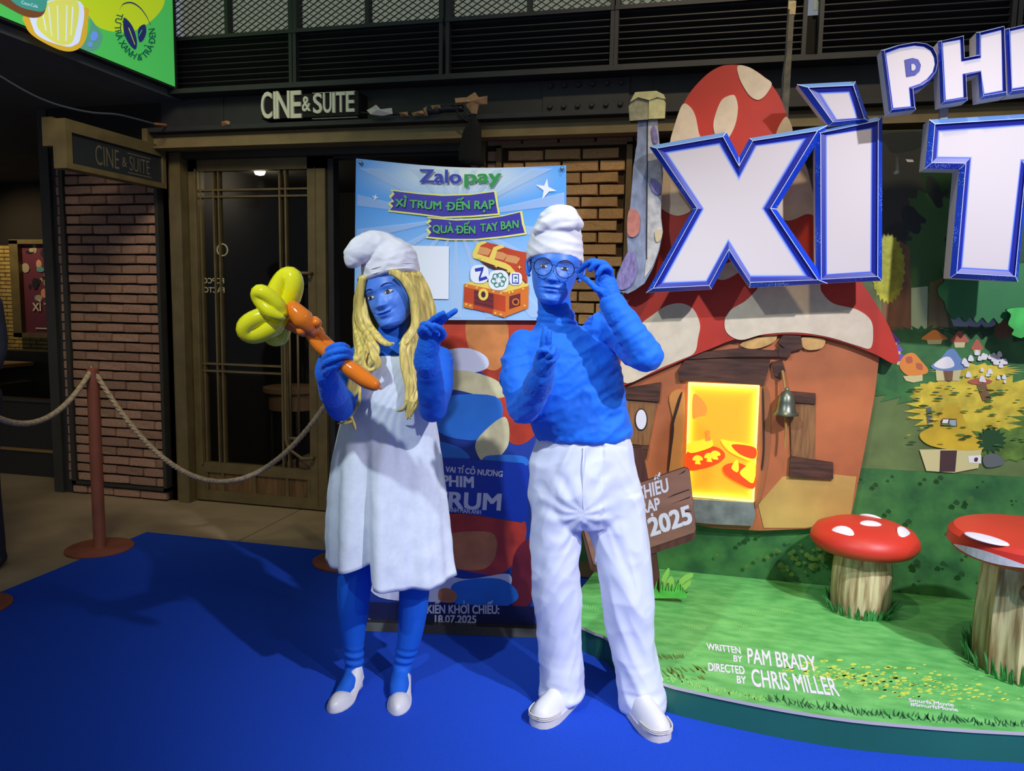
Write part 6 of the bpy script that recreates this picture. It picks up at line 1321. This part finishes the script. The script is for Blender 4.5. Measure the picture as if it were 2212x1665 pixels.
# ------------------------------------------------------------------ man
def build_man():
    HD = Head(at_d(1199, 580, 2.625), math.radians(5), math.radians(6), math.radians(0), 1.03, 1.08, smile=-.05)
    b = MB()
    rows(b, [(715, 1158, 1252, 2.645, .06), (735, 1130, 1290, 2.65, .08), (760, 1116, 1318, 2.65, .10), (800, 1118, 1322, 2.65, .105), (880, 1140, 1335, 2.65, .105), (940, 1160, 1350, 2.655, .105), (1010, 1155, 1360, 2.66, .11), (1090, 1160, 1365, 2.67, .105)])
    limb(b, [(1196, 640, 2.65, .056), (1200, 690, 2.645, .058), (1204, 725, 2.645, .066)], 4, 20)
    limb(b, [(1128, 752, 2.635, .052), (1118, 820, 2.59, .047), (1133, 880, 2.54, .042)]); limb(b, [(1133, 880, 2.54, .042), (1156, 845, 2.46, .036), (1172, 806, 2.385, .028)])
    limb(b, [(1322, 712, 2.63, .054), (1368, 752, 2.53, .05), (1398, 772, 2.44, .044)]); limb(b, [(1398, 772, 2.44, .043), (1362, 722, 2.44, .038), (1322, 655, 2.455, .029)])
    limb(b, [(1205, 1080, 2.67, .085), (1205, 1230, 2.67, .065), (1212, 1380, 2.70, .05), (1216, 1455, 2.72, .04)]); limb(b, [(1315, 1080, 2.67, .085), (1345, 1230, 2.67, .065), (1366, 1380, 2.69, .05), (1374, 1475, 2.70, .04)])
    o = fuse(b, .008, 4); o.m = [1] * len(o.f); HD.mesh(o, 0); HD.ear(o, -1); HD.ear(o, 1)
    base = at_z(1290, 1530, 0.007); base.z = .007
    root = o.build('person', [M_skin, M_suit], None, True, base=base)
    tag(root, 'man in blue turtleneck, white trousers and tall white hat touching his round glasses', 'person')
    HD.eyes(root, slant=.03, openx=.95, brow_up=-.003, a=.0128); HD.mouth(root, .024)
    # top
    b = MB()
    rows(b, [(668, 1163, 1239, 2.645, .062), (685, 1160, 1243, 2.645, .064), (702, 1159, 1249, 2.645, .068), (716, 1146, 1268, 2.648, .078), (730, 1122, 1302, 2.65, .092), (750, 1108, 1330, 2.65, .108), (790, 1106, 1340, 2.65, .122), (840, 1114, 1348, 2.65, .126), (890, 1132, 1356, 2.65, .128), (922, 1150, 1363, 2.65, .128), (938, 1157, 1366, 2.65, .127), (946, 1163, 1360, 2.65, .118)], 48)
    limb(b, [(1134, 750, 2.64, .060), (1120, 785, 2.615, .058), (1117, 825, 2.585, .055), (1133, 882, 2.54, .051)]); limb(b, [(1133, 882, 2.54, .051), (1156, 846, 2.46, .044), (1171, 808, 2.39, .036)])
    limb(b, [(1300, 715, 2.645, .064), (1330, 708, 2.615, .064), (1368, 748, 2.53, .058), (1396, 770, 2.44, .051)]); limb(b, [(1396, 770, 2.44, .051), (1366, 724, 2.44, .046), (1338, 680, 2.45, .040), (1322, 655, 2.455, .036)])
    o = fuse(b, .0055, 6); nk = at_d(1202, 690, 2.645); zc = nk.z
    def wr(p, n):
        k = .0070 * fold(p, 9, (1.0, 1, 1.5), 1) * .8 + .0040 * fold(Vector((p.x + p.z * .8, p.y, p.z - p.x * .6)), 16, (.5, .6, 1.7), 4) + .0016 * fold(p, 40, (1, 1, 1), 6)
        if p.z > zc - .02 and (p - nk).length < .125: k = k * .5 + .0024 * math.sin(p.z * 330 + p.x * 22 + 3 * fold(p, 9))
        return k - .003
    ruffle(o, wr); o.build('turtleneck_top', M_suit, root, True)
    # trousers
    b = MB(); rows(b, [(936, 1164, 1360, 2.655, .118), (960, 1158, 1367, 2.655, .124), (1000, 1146, 1374, 2.66, .132), (1050, 1143, 1384, 2.665, .134), (1100, 1144, 1392, 2.67, .128), (1128, 1150, 1384, 2.67, .10)], 48)
    rows(b, [(1060, 1144, 1262, 2.67, .110), (1130, 1145, 1254, 2.67, .105), (1200, 1148, 1252, 2.67, .098), (1280, 1152, 1253, 2.675, .092), (1350, 1158, 1255, 2.69, .088), (1420, 1166, 1258, 2.705, .088), (1470, 1168, 1260, 2.71, .092), (1494, 1166, 1261, 2.70, .096), (1502, 1170, 1256, 2.70, .088)], 40)
    rows(b, [(1060, 1262, 1386, 2.67, .112), (1130, 1268, 1396, 2.67, .106), (1200, 1284, 1404, 2.67, .098), (1280, 1298, 1409, 2.67, .092), (1350, 1309, 1414, 2.675, .088), (1420, 1322, 1421, 2.68, .088), (1480, 1333, 1430, 2.68, .092), (1522, 1339, 1434, 2.66, .098), (1530, 1344, 1430, 2.66, .09)], 40)
    o = fuse(b, .006, 5); cr = at_d(1254, 1105, 2.56)
    def wt(p, n):
        v = Vector((p.x - p.z * .45 if p.x * .97 + p.y * .24 < .31 else p.x + p.z * .4, p.y, p.z))
        k = .0085 * fold(v, 6, (1.6, 1, .4), 2) + .0045 * fold(v, 14, (1.5, 1, .3), 5) + .002 * fold(p, 11, (1, 1, 1.2), 8); w_ = p - cr; h_ = w_.dot(R0); r_ = math.hypot(h_, w_.z); k += .0022 * math.sin(math.atan2(w_.z, abs(h_) + .01) * 11 + 4 * noise.noise(p * 9)) * math.exp(-((r_ - .10) / .09) ** 2)
        if p.z < .22: k += .005 * fold(p, 13, (.8, .8, 1.6), 9) * (1 - p.z / .22)
        return k - .006
    ruffle(o, wt); o.build('trousers', M_trous, root, True)
    b = MB(); P = [at_d(x, y, 2.66) - F0 * (.1335 - .02 * max(0, (y - 1060) / 60)) for x, y in ((1254, 950), (1252, 990), (1252, 1030), (1253, 1070), (1256, 1105))]; b.tube(P, .0022, 6); b.build('fly_seam', M_trous, root, True)
    # gloves
    glove(root, 'glove', [(1172, 806, 2.385, .031), (1174, 790, 2.365, .034), (1179, 772, 2.35, .032), (1182, 757, 2.345, .024)],
          [[(1172, 757, 2.345), (1173, 740, 2.335), (1175, 725, 2.33), (1178, 711, 2.33)], [(1183, 754, 2.34), (1185, 740, 2.33), (1186, 728, 2.325), (1187, 717, 2.325)], [(1192, 758, 2.345), (1197, 752, 2.315), (1192, 764, 2.30), (1183, 770, 2.315)], [(1197, 770, 2.35), (1202, 766, 2.325), (1196, 778, 2.31), (1186, 783, 2.32)], [(1168, 784, 2.35), (1164, 766, 2.325), (1170, 756, 2.31), (1182, 757, 2.305)]],
          [(1158, 838, 2.445, .0445), (1165, 822, 2.41, .041), (1171, 808, 2.385, .035)], r=.0092)
    glove(root, 'glove', [(1322, 655, 2.455, .032), (1315, 632, 2.46, .034), (1308, 610, 2.465, .033), (1302, 590, 2.465, .025)],
          [[(1298, 592, 2.465), (1282, 572, 2.45), (1264, 574, 2.46), (1249, 587, 2.49)], [(1304, 586, 2.455), (1290, 566, 2.435), (1272, 566, 2.44), (1259, 577, 2.455)], [(1314, 590, 2.455), (1306, 569, 2.43), (1288, 569, 2.425), (1275, 582, 2.435)], [(1320, 602, 2.46), (1317, 581, 2.435), (1302, 578, 2.42), (1290, 592, 2.425)], [(1306, 636, 2.445), (1286, 622, 2.43), (1270, 606, 2.445), (1252, 595, 2.485)]],
          [(1338, 684, 2.45, .043), (1328, 668, 2.453, .039), (1322, 655, 2.455, .034)], r=.0095)
    # hat
    b = MB(); b.loft([ring_px(*q) for q in [(1137, 564, 1259, 573, 2.64, .103, 40, .026), (1138, 545, 1259, 551, 2.64, .105, 40, .012), (1142, 520, 1257, 522, 2.64, .103, 40), (1149, 498, 1254, 498, 2.64, .097, 40), (1160, 478, 1250, 478, 2.64, .085, 40), (1172, 462, 1245, 462, 2.64, .065, 40), (1188, 451, 1232, 451, 2.64, .04, 40), (1200, 447, 1220, 447, 2.64, .015, 40)]])
    limb(b, [(1158, 500, 2.57, .010), (1176, 484, 2.555, .020), (1205, 474, 2.555, .026), (1232, 474, 2.56, .026), (1248, 484, 2.58, .018)], 5, 14); limb(b, [(1178, 466, 2.60, .018), (1204, 459, 2.585, .026), (1230, 463, 2.59, .024), (1243, 476, 2.60, .014)], 5, 14); limb(b, [(1186, 492, 2.55, .008), (1210, 488, 2.545, .016), (1236, 484, 2.55, .014), (1240, 474, 2.56, .008)], 5, 12)
    o = fuse(b, .0045, 4); ruffle(o, lambda p, n: .0030 * fold(Vector((p.x, p.y, p.z + p.x * .35)), 12, (.6, .6, 2.6), 7) + .0008 * fold(p, 34, (.7, .7, 1.8), 2)); o.build('hat', M_hat, root, True)
    # glasses
    b = MB(); g = []
    for x in (-.0315, .0325):
        P = []
        for k in range(28):
            a = 2 * PI * k / 28; u, z = x * HD.wide + .0285 * math.cos(a), -.003 + .0275 * math.sin(a); P.append(HD.w((u, .1065 - abs(u) * .16, z)))
        g.append(P); b.tube(P, .0014, 6, closed=True)
    b.tube([HD.w(p) for p in ((-.0035, .1055, .004), (0, .108, .007), (.0045, .1055, .004))], .0013, 6)
    for sd in (-1, 1): b.tube([HD.w(p) for p in ((sd * .062, .097, .006), (sd * .074, .085, .008), (sd * .081, .02, .006), (sd * .080, -.02, .002))], .0011, 6)
    gl_ = b.build('glasses', mat('glasses_frame', (24, 26, 34), .3, .6), root, True)
    for P in g:
        b = MB(); b.add(P, [tuple(range(28))]); b.build('lens', mat('glasses_lens', (220, 230, 240), .03, alpha=.05), gl_)
    # shoes
    pr = [(0, .62, .055), (.08, .80, .07), (.25, .88, .085), (.45, .95, .075), (.6, 1.02, .062), (.75, 1.04, .056), (.87, .92, .048), (.95, .70, .036), (1.0, .34, .018)]
    for heel, toe in ((at_z(1240, 1502, .007), at_z(1158, 1572, .007)), (at_z(1352, 1512, .007), at_z(1434, 1604, .007))):
        t, A, d, sd, L = shoe(root, heel, toe, .05, pr, 'shoe', (M_shoe, M_sole), sole=.026)
        b = MB()
        for k in range(3):
            P = [A + d * (L * s_) + sd * (x * .05) + Z0 * (.031 + k * .006) for s_, x in ((.72, -1.06), (.86, -.98), (.95, -.76), (1.003, -.36), (1.006, 0), (1.003, .36), (.95, .76), (.86, .98), (.72, 1.06))]; b.tube(smoothpath(P, 4), .0022, 6)
        b.build('toe_ridges', M_sole, t, True)
    return root
build_man()

# ------------------------------------------------------------------ bystander at the left edge (mostly out of the picture)
def build_bystander():
    c = at_z(-57, 1225, 0); dp = c.dot(F0); D = mat('dark_trousers', (38, 44, 60), .8, var=(20, .2)); b = MB()
    def lb(P, r): b.tube(smoothpath([c + R0 * x - F0 * y + Z0 * z for x, y, z in P], 4), lerpn(r, (len(P) - 1) * 4 + 1), 14, round_ends=True)
    for s_ in (-1, 1):
        lb([(s_ * .10, 0, .92), (s_ * .11, .02, .5), (s_ * .12, -.01, .08)], [.09, .062, .045]); lb([(s_ * .12, -.02, .05), (s_ * .125, .1, .03), (s_ * .13, .17, .025)], [.045, .042, .035]); lb([(s_ * .17, 0, 1.40), (s_ * .19, 0, 1.15), (s_ * .16, .14, .95)], [.055, .045, .035]); lb([(s_ * .16, .14, .95), (s_ * .14, .18, .87)], [.03, .025])
    lb([(0, 0, .86), (0, 0, 1.1), (0, 0, 1.36), (0, 0, 1.46)], [.13, .13, .15, .08]); lb([(0, 0, 1.44), (0, .01, 1.54)], [.055, .05])
    o = fuse(b, .009, 4); o.m = [1] * len(o.f); h = Head(c + Z0 * 1.63, 0, 0, 0, 1.0); h.mesh(o, 0)
    root = o.build('person', [mat('skin_plain', (190, 140, 112), .5), D], None, True, base=c); tag(root, 'bystander in dark trousers, mostly cut by the left picture edge', 'person')
    b = MB(); b.ball(h.w((0, -.01, .045)), (.082, .10, .085), 20, 12, h.M); b.build('hair', mat('black_hair', (22, 20, 20), .6), root, True)
    b = MB(); b.ball(c + R0 * .155 - F0 * .06 + Z0 * .06, (.018, .03, .05), 10, 8); b.build('shoe_trim', mat('lime_trim', (176, 196, 60), .5), root, True)
build_bystander()
# ================================================================== balloon flower
M_by = mat('yellow_balloon', (246, 236, 24), .12, sss=.12, coat=.5); M_bo = mat('orange_balloon', (244, 128, 22), .12, sss=.12, coat=.5)
t = thing('balloon_flower', 'yellow and orange twisted balloon flower held in the woman left of the banner', 'balloon', at_d(690, 720, 2.3))
t['label'] = 'twisted balloon flower with yellow petals and orange stem in the woman\'s raised hand'
def petal(px, py, ang, L, wd, dep, r=.024, nm='petal'):
    # one balloon bent into a closed loop; its two halves press together along the middle
    c = at_d(px, py, dep); a = math.radians(ang); ux = R0 * math.cos(a) + Z0 * math.sin(a); uy = -R0 * math.sin(a) + Z0 * math.cos(a); P = []; N = 28; rad = []
    for k in range(N):
        q = 2 * PI * k / N; P.append(c + ux * (L * (.5 - .5 * math.cos(q))) + uy * (wd * math.sin(q) * (1 - .25 * math.cos(q))) - F0 * (.006 * math.sin(2 * q))); rad.append(r * (.45 + .55 * min(1, (1 - math.cos(q)) * 1.6)))
    b = MB(); b.tube(P, rad, 14, closed=True); b.build(nm, M_by, t, True)
petal(592, 690, 68, .140, .0240, 2.34, .0290); petal(616, 682, 202, .126, .0220, 2.30, .0275); petal(612, 684, 136, .098, .0150, 2.25, .0220); petal(606, 684, -106, .070, .018, 2.36, .0235)
def bub(nm, P, r, m=M_bo):
    b = MB(); C_ = smoothpath([at_d(*p) for p in P], 6); n = len(C_); b.tube(C_, lerpn(r, n), 18, round_ends=True); return b.build(nm, m, t, True)
bub('bubble', [(634, 668, 2.28), (655, 690, 2.275), (676, 714, 2.285)], [.025, .031, .018]); bub('bubble', [(606, 686, 2.32), (628, 698, 2.325), (655, 716, 2.32)], [.016, .023, .016])
bub('bubble', [(616, 680, 2.35), (640, 690, 2.36), (668, 714, 2.35)], [.014, .02, .014]); bub('small_bubble', [(681, 690, 2.28), (684, 697, 2.275), (682, 703, 2.28)], [.010, .0155, .010]); bub('small_bubble', [(648, 712, 2.28), (652, 715, 2.275), (657, 717, 2.28)], [.012, .0155, .010]); bub('small_bubble', [(686, 708, 2.33), (692, 716, 2.33), (697, 720, 2.33)], [.010, .013, .008])
bub('stem', [(668, 722, 2.30), (690, 748, 2.30), (720, 772, 2.30), (742, 790, 2.30)], [.013, .0185, .0185, .015]); bub('stem', [(680, 713, 2.32), (702, 738, 2.32), (730, 764, 2.32), (746, 786, 2.32)], [.013, .0185, .0185, .015])
s_ = bub('stem', [(738, 782, 2.295), (762, 800, 2.285), (790, 820, 2.275), (808, 831, 2.27)], [.020, .0255, .0245, .019])
b = MB(); b.tube([at_d(814, 835, 2.268), at_d(819, 837.5, 2.267), at_d(823, 838, 2.266)], [.008, .0035, .0045], 10); b.build('knot', M_bo, s_, True)

# ================================================================== rope barrier
M_post = mat('barrier_brown', (148, 84, 62), .55, var=(6, .18)); M_rope = mat('barrier_rope', (196, 176, 140), .8, var=(60, .25))
def stanchion(c, label):
    t = thing('rope_stanchion', label, 'stanchion', c)
    one(t, 'base', M_post, lambda b: b.lathe(c, [(.178, 0), (.18, .003), (.18, .012), (.174, .016), (.034, .017)], 48), 40)
    one(t, 'pole', M_post, lambda b: b.lathe(c, [(.036, .014), (.0325, .024), (.0325, 1.02), (.030, 1.04), (.018, 1.05)], 24), 40)
    one(t, 'eye_bolt', mat('brass_eye', (150, 120, 70), .4, .7), lambda b: b.tube([c + Vector((.024 * math.cos(a), 0, 1.03 + .024 * math.sin(a))) for a in np.linspace(0, 2 * PI, 14, False)], .005, 6, closed=True), True)
    return c
c1 = stanchion(at_z(216, 1186, 0), 'brown rope stanchion by the brick pier at the carpet corner'); c2 = stanchion(at_z(747, 1213, .007), 'brown rope stanchion mostly hidden behind the woman'); c3 = stanchion(at_z(-70, 1315, 0), 'brown rope stanchion at the left picture edge, only its disc in view')
def rope(label, A, B, sag, seed):
    t = thing('barrier_rope', label, 'rope', (A + B) / 2 - Vector((0, 0, sag))); N = 90; C_ = []
    for i in range(N + 1):
        f = i / N; C_.append(A.lerp(B, f) - Vector((0, 0, sag * (1 - (2 * f - 1) ** 2) ** 1.0)))
    for k in range(3):
        P = []
        for i in range(N * 4 + 1):
            f = i / 4; j = min(N - 1, int(f)); c = C_[j].lerp(C_[j + 1], f - j); d = (C_[j + 1] - C_[j]).normalized(); s1 = d.cross(Vector((0, 0, 1))).normalized(); s2 = s1.cross(d); a = i * .50 + k * 2 * PI / 3
            P.append(c + (s1 * math.cos(a) + s2 * math.sin(a)) * .0068)
        b = MB(); b.tube(P, .0088, 6); b.build('strand', M_rope, t, True)
top = Vector((0, 0, 1.045))
rope('sagging twisted rope in front of the glazed door', c1 + top, c2 + top, .62, 1); rope('sagging twisted rope running out past the left picture edge', c3 + top, c1 + top, .24, 2)
